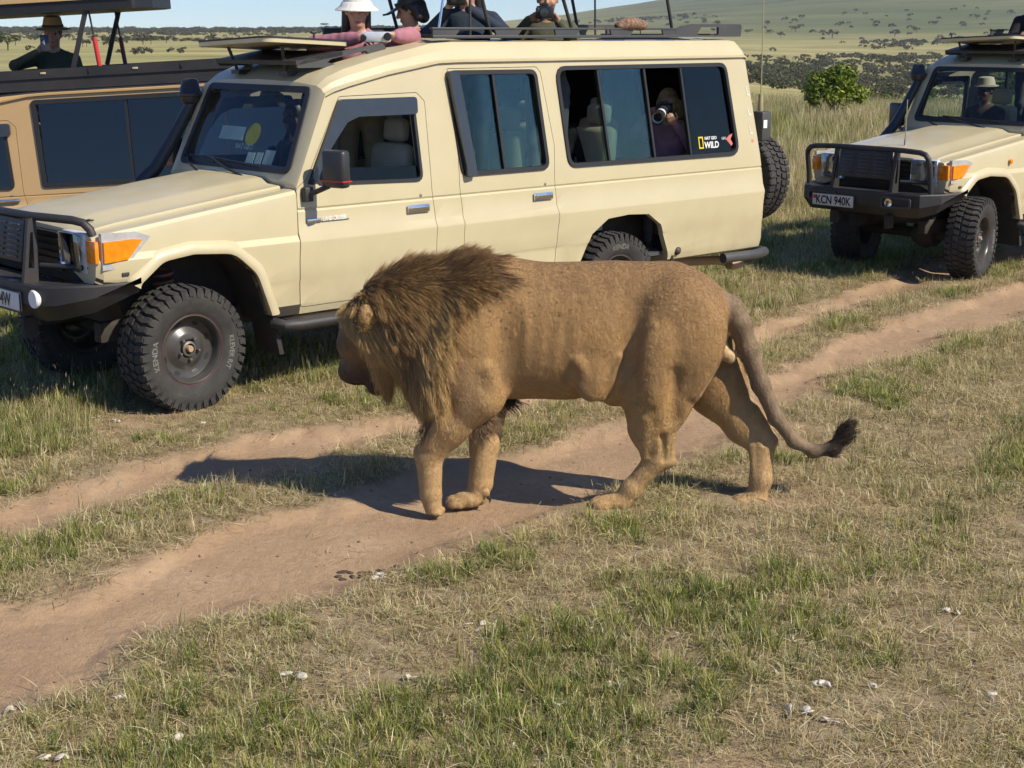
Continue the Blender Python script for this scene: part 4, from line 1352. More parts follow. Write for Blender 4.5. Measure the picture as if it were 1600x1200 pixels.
def main_details(root):
    # badge on the front door
    door = [c for c in root.children if c.name.startswith('door') and c.scale.y > 0][0]
    f = MB(); f.box((-.985, .822, 1.158), (.11, .006, .026), bev=.002); f.box((-1.13, .820, 1.150), (.30, .004, .006)); bg_ = f.build('badge', M_CHROME, door)
    lettering('badge_lettering', 'LAND CRUISER', .046, lambda u, v, t: (-1.155 - u * .62, .826 + t, 1.152 + v * .9), M_WHITE, door, .0008)
    # stickers on the rear quarter glass
    w = lambda x, z, t: (x, sideY(z) - .014 + t, z)
    st = empty('window_sticker', (0, 0, 0), 0, root)
    f = MB(); f.ring([(-5.005, 1.435), (-5.065, 1.435), (-5.055, 1.535), (-4.995, 1.535)], [(-5.016, 1.447), (-5.054, 1.447), (-5.044, 1.523), (-5.006, 1.523)], .0, .002, w); f.build('yellow_frame', M_YELLOW, st, None)
    lettering('sticker_lettering', 'NAT GEO', .036, lambda u, v, t: w(-5.155 - u, 1.508 + v, .002 + t), M_WHITE, st, .001)
    lettering('sticker_lettering', 'WILD', .075, lambda u, v, t: w(-5.165 - u, 1.437 + v, .002 + t), M_WHITE, st, .002)
    f = MB(); f.prism([(-5.36, 1.50), (-5.43, 1.44), (-5.45, 1.46), (-5.42, 1.50), (-5.46, 1.55), (-5.40, 1.53)], 0, .002, w); f.build('red_mark', mat('faded_red_print', (.55, .16, .13), .5), st, None)
    lettering('sticker_lettering', 'GEO', .030, lambda u, v, t: w(-5.33 - u, 1.50 + v, .002 + t), M_WHITE, st)
    # worn painted marks on the rear pillar
    pm = empty('pillar_mark', (0, 0, 0), 0, root)
    for k, z in enumerate((1.86, 1.69, 1.53)):
        f = MB()
        f.prism([(-5.655 - .012 * k, z), (-5.662 - .012 * k, z), (-5.640 - .012 * k, z + .08), (-5.634 - .012 * k, z + .08)], .0012, .003, yfn(1))
        f.prism([(-5.655 - .012 * k, z), (-5.685 - .012 * k, z + .004), (-5.685 - .012 * k, z + .014), (-5.655 - .012 * k, z + .012)], .0012, .003, yfn(1)); f.build('white_scratch', M_WHITE, pm, None)
    f = MB(); f.prism([(-5.695, 1.46), (-5.72, 1.46), (-5.72, 1.485), (-5.695, 1.485)], .0012, .003, yfn(1)); f.build('red_spot', mat('orange_print', (.62, .25, .17), .5), pm, None)
    # windscreen papers and sticker
    def wsx(z, y): return -.86 - (z - 1.43) / .62 * .285 - .035 * (abs(y) / .7) ** 2
    pp = empty('windscreen_paper', (0, 0, 0), 0, root)
    for (y0, y1, z0, z1) in ((.12, .21, 1.50, 1.585), (.225, .30, 1.50, 1.59), (.315, .43, 1.50, 1.61)):
        f = MB(); f.box((wsx((z0 + z1) / 2, (y0 + y1) / 2) - .012, (y0 + y1) / 2, (z0 + z1) / 2), (.003, y1 - y0, z1 - z0), Matrix.Rotation(-.43, 3, 'Y')); f.build('sheet', M_PAPER, pp, None)
    f = MB(); f.box((wsx(1.70, -.16) - .012, -.16, 1.70), (.003, .30, .10), Matrix.Rotation(-.43, 3, 'Y')); f.build('sheet', M_PAPER, pp, None)
    f = MB(); f.lathe([(0, .002), (.085, .0)], 'x', 22); o = f.build('round_sticker', M_YELLOW, pp, None); o.location = (wsx(1.70, .10) - .014, .10, 1.70); o.rotation_euler = (0, -.43, 0)
    lettering('sticker_lettering', 'NAT GEO', .05, lambda u, v, t: (wsx(1.60 + v, u) - .006, .05 + u, 1.60 + v), M_WHITE, pp)
    # bonnet decal
    f = MB()
    for (a, b, c_, d) in ((.53, .50, .50, .42), (.50, .42, .44, .40), (.55, .46, .44, .44), (.47, .50, .53, .38), (.55, .40, .47, .36), (.52, .36, .46, .44)):
        za = float(np.interp(a, [-.86, .28, .55, .63], [1.375, 1.235, 1.205, 1.185])) + .037; zb = float(np.interp(c_, [-.86, .28, .55, .63], [1.375, 1.235, 1.205, 1.185])) + .037
        f.tube([(a, b, za), (c_, d, zb)], .005, 5)
    f.build('bonnet_decal', M_INK, root, None)
    # equipment box and whip aerial above the spare wheel
    f = MB(); f.box((-6.03, .62, 1.58), (.13, .16, .26), bev=.02); eb = f.build('equipment_box', M_RAIL, root, 40)
    f = MB(); f.box((-6.0, .703, 1.60), (.05, .004, .07)); f.build('white_label', M_WHITE, eb, None)
    f = MB(); f.lathe([(.02, 0), (.026, .04), (.02, .16), (0, .16)], 'z', 10, (-6.03, .62, 1.70)); f.tube([(-6.03, .62, 1.85), (-6.03, .615, 2.6), (-6.02, .61, 3.5)], [.006, .005, .003], 6); f.build('whip_aerial', mat('brass_aerial', (.34, .29, .16), .5), eb, 50)
    # raised roof panel on its struts
    rp = empty('raised_roof', (0, 0, 0), 0, root)
    f = MB(); f.prism(round_poly([(-2.35, -.60), (-5.30, -.60), (-5.30, .60), (-2.35, .60)], .12, 5), 3.06, 3.12, lambda x, y, t: (x, y, t)); f.build('panel', M_CREAM, rp, 40)
    for (x0, x1, y, r_, m_) in ((-2.85, -2.62, .55, .014, M_BLACKM), (-2.62, -2.62, .57, .010, M_BLACKM), (-2.28, -2.42, .60, .010, M_CHROME), (-3.72, -3.42, .56, .014, M_BLACKM), (-3.95, -3.93, .57, .008, M_BLACKM), (-4.9, -4.7, .56, .014, M_BLACKM), (-2.85, -2.62, -.55, .014, M_BLACKM), (-4.9, -4.7, -.55, .014, M_BLACKM)):
        f = MB(); f.tube([(x0, y, 2.36), (x1, y, 3.06)], r_, 8); f.build('strut', m_, rp, 50)
    f = MB(); f.tube([(-4.25, .60, 2.38), (-4.25, .58, 2.47)], .004, 5); f.tube([(-4.45, .60, 2.38), (-4.46, .58, 2.48)], .004, 5); f.build('rack_pin', M_BLACKM, root, None)


main_details(main_car)
main_car.location = MAIN_LOC; main_car.rotation_euler = (0, 0, MAIN_ANG)

# ---- the second cream car, on the track
second_car = build_cruiser('safari_car', M_CREAM, dict(plate='KCN 940K', plate_y=-.30, plate_shift=.03, plate_flag=True, fog='recess', plate_x=.022, bar_dx=.22, steer=R(17), plain_far=False))
tag(second_car, 'cream safari car with black bull bar and plate KCN 940K on the dirt track', 'safari car')
roof_rack(second_car); front_hatch(second_car)
f = MB(); f.tube([(.35, .10, 1.25), (.35, .10, 1.75)], .006, 6); f.lathe([(.014, 1.24), (.012, 1.36), (0, 1.36)], 'z', 8, (.35, .10, 0)); f.build('whip_aerial', M_CHROME, second_car, 50)
f = MB(); f.lathe([(0, .850), (.022, .848), (.026, .83)], 'y', 14, (-.40, -.005, 1.145)); f.build('side_repeater', M_AMBER, second_car, 50)
second_car.location = (4.117, 15.744, 0); second_car.rotation_euler = (0, 0, -2.44346)

# ---- the tan car parked behind, side on
BR_WIN = [(-2.19, 2.135), (-5.35, 2.135), (-5.42, 1.37), (-2.23, 1.37)]


def bq(a, b): return [(a, 2.12), (b, 2.12), (b - .01, 1.385), (a - .01, 1.385)]


tan_car = build_cruiser('safari_car', M_TAN, dict(roof_m=M_BLACKM, doors=[FDOOR], sidewins=[BR_WIN], fwin=FWIN, hatches=[(-3.35, -1.75, .56)], plain_far=True,
                        window_spec=[(BR_WIN, .03, [(bq(-2.24, -3.05), M_BLACKGLASS, -.012), (bq(-3.03, -3.95), M_BLACKGLASS, -.018), (bq(-3.93, -4.66), M_BLACKGLASS, -.012), (bq(-4.64, -5.34), M_BLACKGLASS, -.018)], M_BLACKGLASS, .042, .012, [(-3.04, -3.05), (-3.94, -3.95), (-4.65, -4.66)]),
                                     (FWIN, .04, [([(-1.02, 1.39), (-1.285, 1.92), (-1.90, 1.92), (-1.94, 1.38)], M_BLACKGLASS, -.02)], M_BLACKGLASS, .03)]))
tag(tan_car, 'tan safari car with black roof and lifted roof hatch behind the cream car', 'safari car')


def tan_details(root):
    rk = empty('roof_rack', (0, 0, 0), 0, root)
    for s in (1, -1):
        f = MB(); f.prism([(-1.55, 2.235), (-5.75, 2.235), (-5.75, 2.35), (-5.70, 2.44), (-1.65, 2.44), (-1.55, 2.40)], .70, .735, xz(s)); f.prism([(-1.5, 2.35), (-5.75, 2.35), (-5.75, 2.36), (-1.5, 2.36)], .58, .75, xz(s)); f.build('rail', M_BLACKM, rk, 40)
        for k in range(9):
            x = -1.9 - k * .42
            f = MB(); f.box((x, s * .737, 2.40), (.05 if k % 2 else .02, .012, .02 if k % 2 else .05), bev=.003); f.build('rack_clip', M_CREAM if k in (1, 3, 6) else M_RUBBER, rk)
    f = MB(); f.prism(round_poly([(-1.4, -.66), (-5.7, -.66), (-5.7, .66), (-1.4, .66)], .1), 2.32, 2.345, lambda x, y, t: (x, y, t)) if False else None
    for s in (1, -1):       # visor over the front door
        f = MB(); f.prism(round_poly([(-.95, 1.42), (-1.25, 1.955), (-1.97, 1.955), (-1.97, 1.84), (-1.40, 1.84), (-1.02, 1.42)], .03), .004, .036, yfn(s)); f.build('wind_deflector', M_PLAST, root, 40)


tan_details(tan_car)
remap_list = tan_car.children_recursive


def zmap_tan(z): return float(np.interp(z, [0, .5, 1.06, 1.36, 2.2, 2.5, 3.2], [0, .45, .82, .985, 1.825, 2.10, 2.85]))


done = set()
for ch in list(tan_car.children_recursive):
    if ch.type != 'MESH' or ch.data.name in done: continue
    par = ch.parent
    if par is not None and par.name.startswith(('wheel', 'spare_wheel', 'seat')): continue
    done.add(ch.data.name)
    for v in ch.data.vertices: v.co.z = zmap_tan(v.co.z)
for ch in tan_car.children:
    if ch.name.startswith('seat'): ch.location.z = .56; ch.scale.z = .85


def tan_roof(root):
    """lifted roof panel on struts: built after the lower roof line is set"""
    rp = empty('raised_roof', (0, 0, 0), 0, root)
    P = round_poly([(-1.45, -.66), (-3.20, -.66), (-3.32, -.40), (-3.32, .40), (-3.20, .66), (-1.45, .66)], .08, 4)
    f = MB(); f.prism(P, 2.635, 2.68, lambda x, y, t: (x, y, t)); f.build('panel', M_TAN, rp, 40)
    f = MB(); f.prism(inset_poly(P, .02), 2.54, 2.635, lambda x, y, t: (x, y, t)); f.build('panel_lining', M_INK, rp, 40)
    for s in (1, -1):
        f = MB(); f.box((-2.655, s * .60, 2.31), (.04, .03, .56), Matrix.Rotation(-.33, 3, 'Y')); f.build('prop', M_BLACKM, rp)
        x0 = -2.80 + .05 * (s < 0)
        f = MB(); f.tube([(x0, s * .58, 2.04), (x0 + .02, s * .58, 2.30)], .021, 10); g1 = f.build('gas_strut', M_RED if s > 0 else mat('dark_red_strut', (.14, .02, .02), .5), rp, 50)
        f = MB(); f.tube([(x0 + .02, s * .58, 2.30), (x0 + .045, s * .58, 2.55)], .009, 8); f.build('strut_rod', M_BLACKM, g1, 50)
    return rp


tan_roof(tan_car)
TAN_LOC = (-6.46, 14.95, -.10)
tan_car.location = TAN_LOC
tan_car.rotation_euler = (0, R(3.2), math.pi)
# ================================================================== soft bodies from distance fields
import openvdb


class Field:
    """signed distance field on a grid; shapes are blended in with a smooth union"""

    def __init__(s, lo, hi, h):
        s.lo = np.array(lo, float); s.h = h
        s.n = np.ceil((np.array(hi, float) - s.lo) / h).astype(int) + 1
        s.D = np.full(s.n, 1.0, np.float32)
        s.M = np.full(s.n, 9.0, np.float32)
        s.I = np.zeros(s.n, np.int8)

    def _sub(s, lo, hi):
        a = np.clip(np.floor((lo - s.lo) / s.h).astype(int), 0, s.n - 1); b = np.clip(np.ceil((hi - s.lo) / s.h).astype(int) + 1, 1, s.n)
        sl = tuple(slice(i, j) for i, j in zip(a, b))
        ax = [s.lo[k] + s.h * np.arange(a[k], b[k], dtype=np.float32) for k in range(3)]
        return sl, ax[0][:, None, None], ax[1][None, :, None], ax[2][None, None, :]

    def _put(s, sl, d, k, ident, sub=False):
        d = d.astype(np.float32)
        a = s.D[sl]
        if sub:
            hh = np.maximum(k - np.abs(a + d), 0) / max(k, 1e-6)
            s.D[sl] = np.maximum(a, -d) + hh * hh * k * .25
            return
        hh = np.maximum(k - np.abs(a - d), 0) / max(k, 1e-6)
        s.D[sl] = np.minimum(a, d) - hh * hh * k * .25
        m = s.M[sl]; w = d < m
        s.I[sl] = np.where(w, ident, s.I[sl]); s.M[sl] = np.where(w, d, m)

    def ell(s, c, r, k=.04, ident=0, rot=None, sub=False):
        """ellipsoid, rot = 3x3 with the local axes as columns"""
        c = np.array(c, float); r = np.array(r, float)
        R_ = max(r) + k + 3 * s.h
        sl, X, Y, Z = s._sub(c - R_, c + R_)
        if X.size == 0 or Y.size == 0 or Z.size == 0: return s
        x, y, z = X - c[0], Y - c[1], Z - c[2]
        if rot is not None:
            m = np.array(rot, float)
            x, y, z = (m[0, 0] * x + m[1, 0] * y + m[2, 0] * z), (m[0, 1] * x + m[1, 1] * y + m[2, 1] * z), (m[0, 2] * x + m[1, 2] * y + m[2, 2] * z)
        q = np.sqrt((x / r[0]) ** 2 + (y / r[1]) ** 2 + (z / r[2]) ** 2)
        q2 = np.sqrt((x / r[0] ** 2) ** 2 + (y / r[1] ** 2) ** 2 + (z / r[2] ** 2) ** 2) + 1e-6
        s._put(sl, q * (q - 1) / q2, k, ident, sub)
        return s

    def cone(s, a, b, ra, rb, k=.03, ident=0, sy=1.0, sub=False):
        """capsule with two radii; sy squeezes the section along world Y"""
        a = np.array(a, float); b = np.array(b, float); rm = max(ra, rb) * max(1, sy) + k + 3 * s.h
        sl, X, Y, Z = s._sub(np.minimum(a, b) - rm, np.maximum(a, b) + rm)
        if X.size == 0 or Y.size == 0 or Z.size == 0: return s
        e = b - a; e2 = np.array([e[0], e[1] / sy, e[2]])
        x, y, z = X - a[0], (Y - a[1]) / sy, Z - a[2]
        t = np.clip((x * e2[0] + y * e2[1] + z * e2[2]) / (e2 @ e2 + 1e-9), 0, 1)
        d = np.sqrt((x - t * e2[0]) ** 2 + (y - t * e2[1]) ** 2 + (z - t * e2[2]) ** 2) - (ra + (rb - ra) * t)
        s._put(sl, d * min(1, sy), k, ident, sub)
        return s

    def chain(s, pts, rad, k=.03, ident=0, sy=1.0):
        for i in range(len(pts) - 1): s.cone(pts[i], pts[i + 1], rad[i], rad[i + 1], k, ident, sy)
        return s

    def mesh(s, name):
        g = openvdb.FloatGrid(1.0)
        g.copyFromArray(s.D)
        P, Q = g.convertToQuads(0.0)
        idx = np.clip(np.rint(P).astype(int), 0, s.n - 1)
        ids = s.I[idx[:, 0], idx[:, 1], idx[:, 2]]
        V = P * s.h + s.lo
        Q = Q[:, ::-1]
        me = bpy.data.meshes.new(name)
        nf = len(Q)
        me.vertices.add(len(V)); me.vertices.foreach_set('co', V.astype(np.float32).ravel())
        me.loops.add(nf * 4); me.polygons.add(nf)
        me.loops.foreach_set('vertex_index', Q.astype(np.int32).ravel())
        me.polygons.foreach_set('loop_start', np.arange(0, nf * 4, 4, dtype=np.int32))
        me.polygons.foreach_set('use_smooth', np.ones(nf, bool))
        me.update(calc_edges=True)
        # outward orientation
        bm = bmesh.new(); bm.from_mesh(me)
        if bm.calc_volume(signed=True) < 0:
            bmesh.ops.reverse_faces(bm, faces=bm.faces); bm.to_mesh(me)
        bm.free()
        return me, V, ids, Q


def set_color(me, C, name='coat'):
    at = me.attributes.new(name, 'FLOAT_COLOR', 'POINT')
    at.data.foreach_set('color', np.hstack([C, np.ones((len(C), 1))]).astype(np.float32).ravel())


def hair_object(name, P, radius, colors, m, parent):
    """P: (n, k, 3) strand points in the parent's space"""
    n, k = P.shape[:2]
    cu = bpy.data.hair_curves.new(name)
    cu.add_curves([k] * n)
    cu.position_data.foreach_set('vector', P.astype(np.float32).ravel())
    at = cu.attributes.new('radius', 'FLOAT', 'POINT')
    at.data.foreach_set('value', np.broadcast_to(radius, (n, k)).astype(np.float32).ravel())
    at = cu.attributes.new('coat', 'FLOAT_COLOR', 'CURVE')
    at.data.foreach_set('color', np.hstack([colors, np.ones((n, 1))]).astype(np.float32).ravel())
    cu.materials.append(m)
    return link(bpy.data.objects.new(name, cu), parent)


# ================================================================== lion
LY = 7.75       # walking line of the lion, metres from the viewpoint
_cp, _sp = math.cos(PITCH), math.sin(PITCH)


def tr(px, py, dy=0.0):
    """side-view tracing units of the lion (drawn on the plane of its walking line) to metres"""
    u = (px - 800) / 2400; v = (600 - py) / 2400
    t = LY / (_cp + v * _sp)
    return np.array([u * t, dy, EYE + t * (v * _cp - _sp)])


def build_lion():
    F = Field((-1.15, -.42, -.02), (1.95, .42, 1.50), .0085)
    T = tr

    def ground_shift(dz):
        return lambda px, py, dy=0.0: tr(px, py, dy) + np.array([0, 0, dz * float(sstep(620, 765, py))])
    TN = ground_shift(-.062); TF = ground_shift(-.046); TH = ground_shift(.012)      # feet on the rut and on the verge
    # trunk
    F.ell(T(795, 520), (.36, .225, .345), .05)
    F.ell(T(880, 521), (.40, .235, .345), .08)
    F.ell(T(960, 508), (.34, .205, .315), .08)
    F.ell(T(1040, 500), (.26, .20, .285), .08)
    F.cone(T(800, 450), T(1050, 445), .115, .10, .08)
    F.ell(T(1085, 490), (.17, .175, .20), .08)
    # neck and withers
    F.cone(T(770, 490), T(640, 495), .27, .215, .10, sy=.78)
    F.cone(T(640, 495), T(590, 510), .205, .16, .08, sy=.85)
    F.ell(T(745, 450), (.20, .12, .085), .10)
    F.cone(T(735, 455), T(600, 478), .10, .10, .10)
    F.ell(T(690, 565), (.19, .185, .20), .15)
    # head, turned a little away
    F.ell(T(572, 512, .02), (.135, .120, .140), .04)
    F.cone(T(560, 535, .03), T(553, 578, .04), .100, .072, .05)
    F.ell(T(549, 583, .04), (.068, .070, .056), .04)
    F.ell(T(562, 590, .035), (.050, .062, .040), .03)
    F.cone(T(592, 560, .02), T(588, 598, .035), .080, .055, .04)
    F.ell(T(588, 609, .035), (.046, .046, .036), .025)
    F.ell(T(541, 540, .03), (.05, .085, .04), .04)
    F.ell(T(538, 573, .04), (.022, .030, .018), .012, 3)
    F.cone(T(552, 597, .0), T(570, 601, .0), .013, .013, .01, sub=True)
    # ears
    for sd in (-1, 1):
        c = T(577, 484, .02 + sd * .185)
        F.cone(T(578, 497, .02 + sd * .12), c, .040, .034, .02, 5); F.ell(c, (.035, .028, .058), .015, 5)
        F.ell(c + np.array([.018, sd * .030, -.016]), (.016, .016, .036), .006, sub=True)
    # near fore leg, lifted and folded at the wrist
    d = -.165
    F.ell(TN(730, 525, -.150), (.150, .085, .28), .15, rot=Matrix.Rotation(.22, 3, 'Y'))
    F.cone(TN(722, 555, d), TN(740, 610, d), .150, .112, .11, sy=.66)
    F.cone(TN(748, 612, d), TN(704, 652, -.14), .105, .098, .05, sy=.8)
    F.cone(TN(704, 652, -.145), TN(672, 692, -.13), .098, .072, .04, sy=.85)
    F.cone(TN(672, 692, -.13), TN(675, 742, -.15), .070, .056, .02, sy=.9)
    F.cone(TN(675, 742, -.15), TN(679, 762, -.16), .056, .045, .012)
    F.cone(TN(679, 758, -.16), TN(686, 767, -.16), .040, .030, .01)
    for j, q in enumerate((-.035, -.01, .015, .04)):
        F.ell(TN(686 + 1 * j, 769, -.16 + q), (.028, .017, .024), .006)
    F.ell(TN(764, 606, d), (.045, .05, .055), .09)
    # far fore leg, planted
    d = .13
    F.ell(TF(735, 530, .15), (.16, .085, .28), .08)
    F.cone(TF(735, 560, d), TF(768, 615, d), .13, .105, .07, sy=.75)
    F.cone(TF(768, 615, d), TF(757, 690, .03), .100, .078, .05, sy=.85)
    F.cone(TF(757, 690, .03), TF(751, 742, .0), .076, .062, .02)
    F.cone(TF(751, 742, .0), TF(745, 760, -.01), .062, .056, .015)
    F.ell(TF(731, 766, -.02), (.078, .066, .046), .015)
    for j, q in enumerate((-.052, -.018, .018, .050)):
        F.ell(TF(714 - (4 if j in (1, 2) else 0), 770, -.02 + q), (.046, .0225, .036), .006)
    F.ell(TF(760, 753, -.055), (.020, .012, .022), .010)
    # near hind leg
    d = -.15
    F.ell(TH(1062, 505, -.135), (.205, .115, .27), .07, rot=Matrix.Rotation(-.15, 3, 'Y'))
    F.cone(TH(1050, 530, d), TH(1024, 612, d), .20, .160, .07, sy=.55)
    F.cone(TH(1024, 612, d), TH(1014, 660, -.14), .155, .108, .06, sy=.62)
    F.cone(TH(1014, 660, -.14), TH(1021, 712, -.12), .098, .056, .04, sy=.75)
    F.cone(TH(1034, 668, -.13), TH(1038, 712, -.12), .045, .034, .035)
    F.cone(TH(1021, 712, -.12), TH(984, 758, -.115), .058, .049, .03, sy=.85)
    F.cone(TH(984, 758, -.115), TH(968, 776, -.115), .050, .048, .03)
    F.ell(TH(955, 778, -.115), (.095, .060, .040), .03)
    for j, q in enumerate((-.048, -.016, .016, .046)):
        F.ell(TH(937 - (4 if j in (1, 2) else 0), 781, -.115 + q), (.048, .021, .033), .010)
    # far hind leg, stretched back
    d = .13
    F.ell(TH(1085, 510, .13), (.19, .11, .25), .07)
    F.cone(TH(1095, 540, d), TH(1122, 610, .12), .185, .150, .07, sy=.6)
    F.cone(TH(1122, 610, .12), TH(1165, 672, .09), .138, .092, .06, sy=.7)
    F.cone(TH(1165, 672, .09), TH(1192, 702, .07), .088, .066, .04, sy=.8)
    F.cone(TH(1180, 650, .09), TH(1206, 694, .07), .05, .036, .035)
    F.cone(TH(1193, 702, .07), TH(1190, 755, .03), .064, .054, .03)
    F.cone(TH(1190, 755, .03), TH(1184, 778, .02), .054, .052, .03)
    F.ell(TH(1174, 785, .015), (.086, .062, .042), .03)
    for j, q in enumerate((-.048, -.016, .016, .046)):
        F.ell(TH(1158 - (3 if j in (1, 2) else 0), 788, .015 + q), (.046, .021, .034), .010)
    # flank skin fold, belly, muscles
    F.ell(T(922, 582, -.185), (.085, .040, .110), .05)
    F.cone(T(900, 550, -.215), T(934, 608, -.15), .030, .022, .025)
    F.cone(T(966, 545, -.205), T(936, 606, -.15), .030, .022, .03)
    F.cone(T(985, 580, -.15), T(955, 612, -.08), .05, .05, .07)
    F.cone(T(985, 470, -.265), T(972, 560, -.27), .055, .045, .09, sub=True)
    F.cone(T(788, 470, -.285), T(792, 590, -.285), .055, .05, .08, sub=True)
    F.cone(T(1042, 570, -.272), T(1048, 640, -.245), .022, .014, .07, sub=True)
    F.cone(T(1108, 500, -.16), T(1078, 600, -.19), .05, .03, .05)
    # ribs, shoulder blade, thigh and hock modelling
    for k, px in enumerate((812, 836, 860, 884)):
        F.cone(T(px, 462 + 3 * k, -.262 + .004 * k), T(px - 8, 560, -.262), .008, .006, .05, sub=True)
    F.cone(T(752, 452, -.14), T(738, 520, -.215), .035, .045, .08)
    F.cone(T(760, 560, -.24), T(772, 600, -.20), .03, .028, .04)
    F.ell(T(1014, 550, -.245), (.055, .03, .15), .09)
    F.ell(T(1088, 525, -.205), (.07, .03, .16), .09)
    F.cone(T(1004, 640, -.215), T(1002, 700, -.165), .022, .014, .03)
    F.cone(T(1042, 650, -.16), T(1045, 708, -.13), .022, .020, .015)
    F.ell(T(1041, 711, -.125), (.030, .030, .028), .02)
    F.cone(T(1029, 665, -.205), T(1033, 705, -.18), .014, .012, .02, sub=True)
    F.ell(T(1208, 692, .065), (.032, .030, .032), .02)
    F.cone(T(1186, 660, .0), T(1196, 694, .012), .012, .010, .02, sub=True)
    F.cone(T(1176, 700, .03), T(1180, 760, .0), .016, .014, .02)
    F.cone(T(688, 640, -.225), T(672, 682, -.19), .018, .016, .03)
    F.ell(T(658, 694, -.135), (.022, .035, .028), .02)
    # scrotum
    F.ell(T(1128, 548, .0), (.040, .050, .050), .02, 2)
    F.ell(T(1140, 556, -.015), (.032, .035, .036), .02, 2)
    F.ell(T(1129, 519, .0), (.030, .035, .055), .03, 2)
    # tail
    tail = [(1108, 466), (1140, 482), (1155, 505), (1168, 545), (1188, 600), (1212, 652), (1240, 688), (1270, 704), (1298, 701), (1315, 683), (1326, 665)]
    F.chain([T(a, b, -.01) for a, b in tail], [.070, .064, .058, .050, .044, .037, .033, .031, .031, .031, .024], .03, 4)
    me, V, ids, Q = F.mesh('lion_body')
    me.update()
    # ---- coat colours
    x, y, z = V.T
    nrm = np.zeros(len(V) * 3, np.float32); me.vertices.foreach_get('normal', nrm); nrm = nrm.reshape(-1, 3)
    px_ = 800 + 2400 * x / (LY + .0) * .985
    base = np.array([.325, .190, .076])
    C = np.tile(base, (len(V), 1))
    nz = VN.fbm(x * 9 + 3, z * 9 + y * 4, 4)
    nz2 = VN2.fbm(x * 30, z * 30 + y * 20, 3)
    C *= (1 + (nz - .5) * .26 + (nz2 - .5) * .06)[:, None]

    def tint(w, col, amt):
        nonlocal C
        C = C * (1 - (w * amt)[:, None]) + np.array(col) * (w * amt)[:, None]
    tint(sstep(.95, 1.2, z) * sstep(-.2, .2, x), (.235, .137, .060), .75)                      # darker back
    tint(sstep(.70, .54, z) * sstep(-.2, 0, x) * (1 - sstep(.75, .95, x)), (.42, .245, .088), .7)   # lighter belly coat, warm bounce light painted in
    tint(sstep(.62, .25, z), (.45, .295, .140), .75)                                          # pale legs
    tint(sstep(.05, .14, y) * sstep(.7, .5, z), (.56, .42, .26), .65)                          # inner legs
    tint(sstep(.35, .55, z) * sstep(.05, -.25, x) * sstep(.9, .7, z) * sstep(-.6, -.4, x), (.37, .245, .125), .5)
    tint((ids == 4) * sstep(.98, 1.12, x) * 1.0, (.200, .145, .092), .85)                         # grey tail
    tint((ids == 4) * sstep(1.50, 1.66, x) * 1.0, (.05, .035, .025), .95)
    tint((ids == 2) * 1.0, (.58, .41, .22), .8)
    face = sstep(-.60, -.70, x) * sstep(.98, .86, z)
    tint(face, (.15, .092, .045), .85)  # shade on the face painted into the coat colour
    tint(face * sstep(.80, .62, z), (.040, .024, .016), .92)                                   # dark mouth, with shade painted over muzzle and chin
    tint((ids == 5) * 1.0, (.44, .27, .11), .8)
    tint((ids == 3) * 1.0, (.020, .014, .012), .95)
    # small dark scars and flies on the shoulder
    g = np.random.default_rng(4)
    for k in range(60):
        a = g.normal(790, 38); b = g.normal(478, 30)
        if a < 735: continue
        p = tr(a, b); r_ = g.uniform(.002, .0055)
        dd = (x - p[0]) ** 2 + (z - p[2]) ** 2
        tint(((dd < r_ * r_) & (y < 0)) * 1.0, (.035, .025, .02), .8)
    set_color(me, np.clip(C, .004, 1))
    # ---- fur material
    t = NT('lion_fur')
    c = t.attr('coat').outputs['Color']
    st = t.noise(38, 5, .62, stretch=(.45, 1.0, .8))
    c2 = t.mix(1.0, c, t.ramp(st, [(.3, (.86, .85, .83)), (.7, (1.13, 1.13, 1.12))]), 'MULTIPLY')
    t.l(c2, t.b.inputs['Base Color'])
    t.b.inputs['Roughness'].default_value = .72
    t.b.inputs['Specular IOR Level'].default_value = .25
    t.b.inputs['Sheen Weight'].default_value = .12
    h = t.math('ADD', t.math('MULTIPLY', t.noise(70, 4, .6, stretch=(.5, 1, 1)), .12), t.math('MULTIPLY', t.noise(7, 4, .55, stretch=(1.6, 1, .8)), 1.0))
    t.bump(h, .024, .8)
    me.materials.append(t.m)
    root = empty('lion', (0, LY, 0))
    body = link(bpy.data.objects.new('body', me), root)
    tag(root, 'male lion with a dark mane walking along the dirt track', 'lion')

    # ---- strands
    th = NT('lion_hair')
    ca = th.attr('coat').outputs['Color']
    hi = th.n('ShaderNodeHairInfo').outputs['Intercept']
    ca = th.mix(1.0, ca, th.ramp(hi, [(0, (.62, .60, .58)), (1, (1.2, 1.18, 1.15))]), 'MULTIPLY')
    th.l(ca, th.b.inputs['Base Color'])
    th.b.inputs['Roughness'].default_value = .55
    th.b.inputs['Specular IOR Level'].default_value = .35
    M_HAIR = th.m
    g = np.random.default_rng(21)
    tri = np.vstack([Q[:, [0, 1, 2]], Q[:, [0, 2, 3]]])
    A = V[tri[:, 0]]; B = V[tri[:, 1]]; Cc = V[tri[:, 2]]
    area = np.linalg.norm(np.cross(B - A, Cc - A), axis=1) / 2

    def sample(w, n):
        p = area * w; p = p / p.sum()
        i = g.choice(len(tri), n, p=p)
        r1 = np.sqrt(g.random(n)); r2 = g.random(n)
        bc = np.stack([1 - r1, r1 * (1 - r2), r1 * r2], 1)
        P = (V[tri[i]] * bc[:, :, None]).sum(1)
        N = (nrm[tri[i]] * bc[:, :, None]).sum(1); N /= np.linalg.norm(N, axis=1)[:, None] + 1e-9
        K = (C[tri[i]] * bc[:, :, None]).sum(1)
        return P, N, K

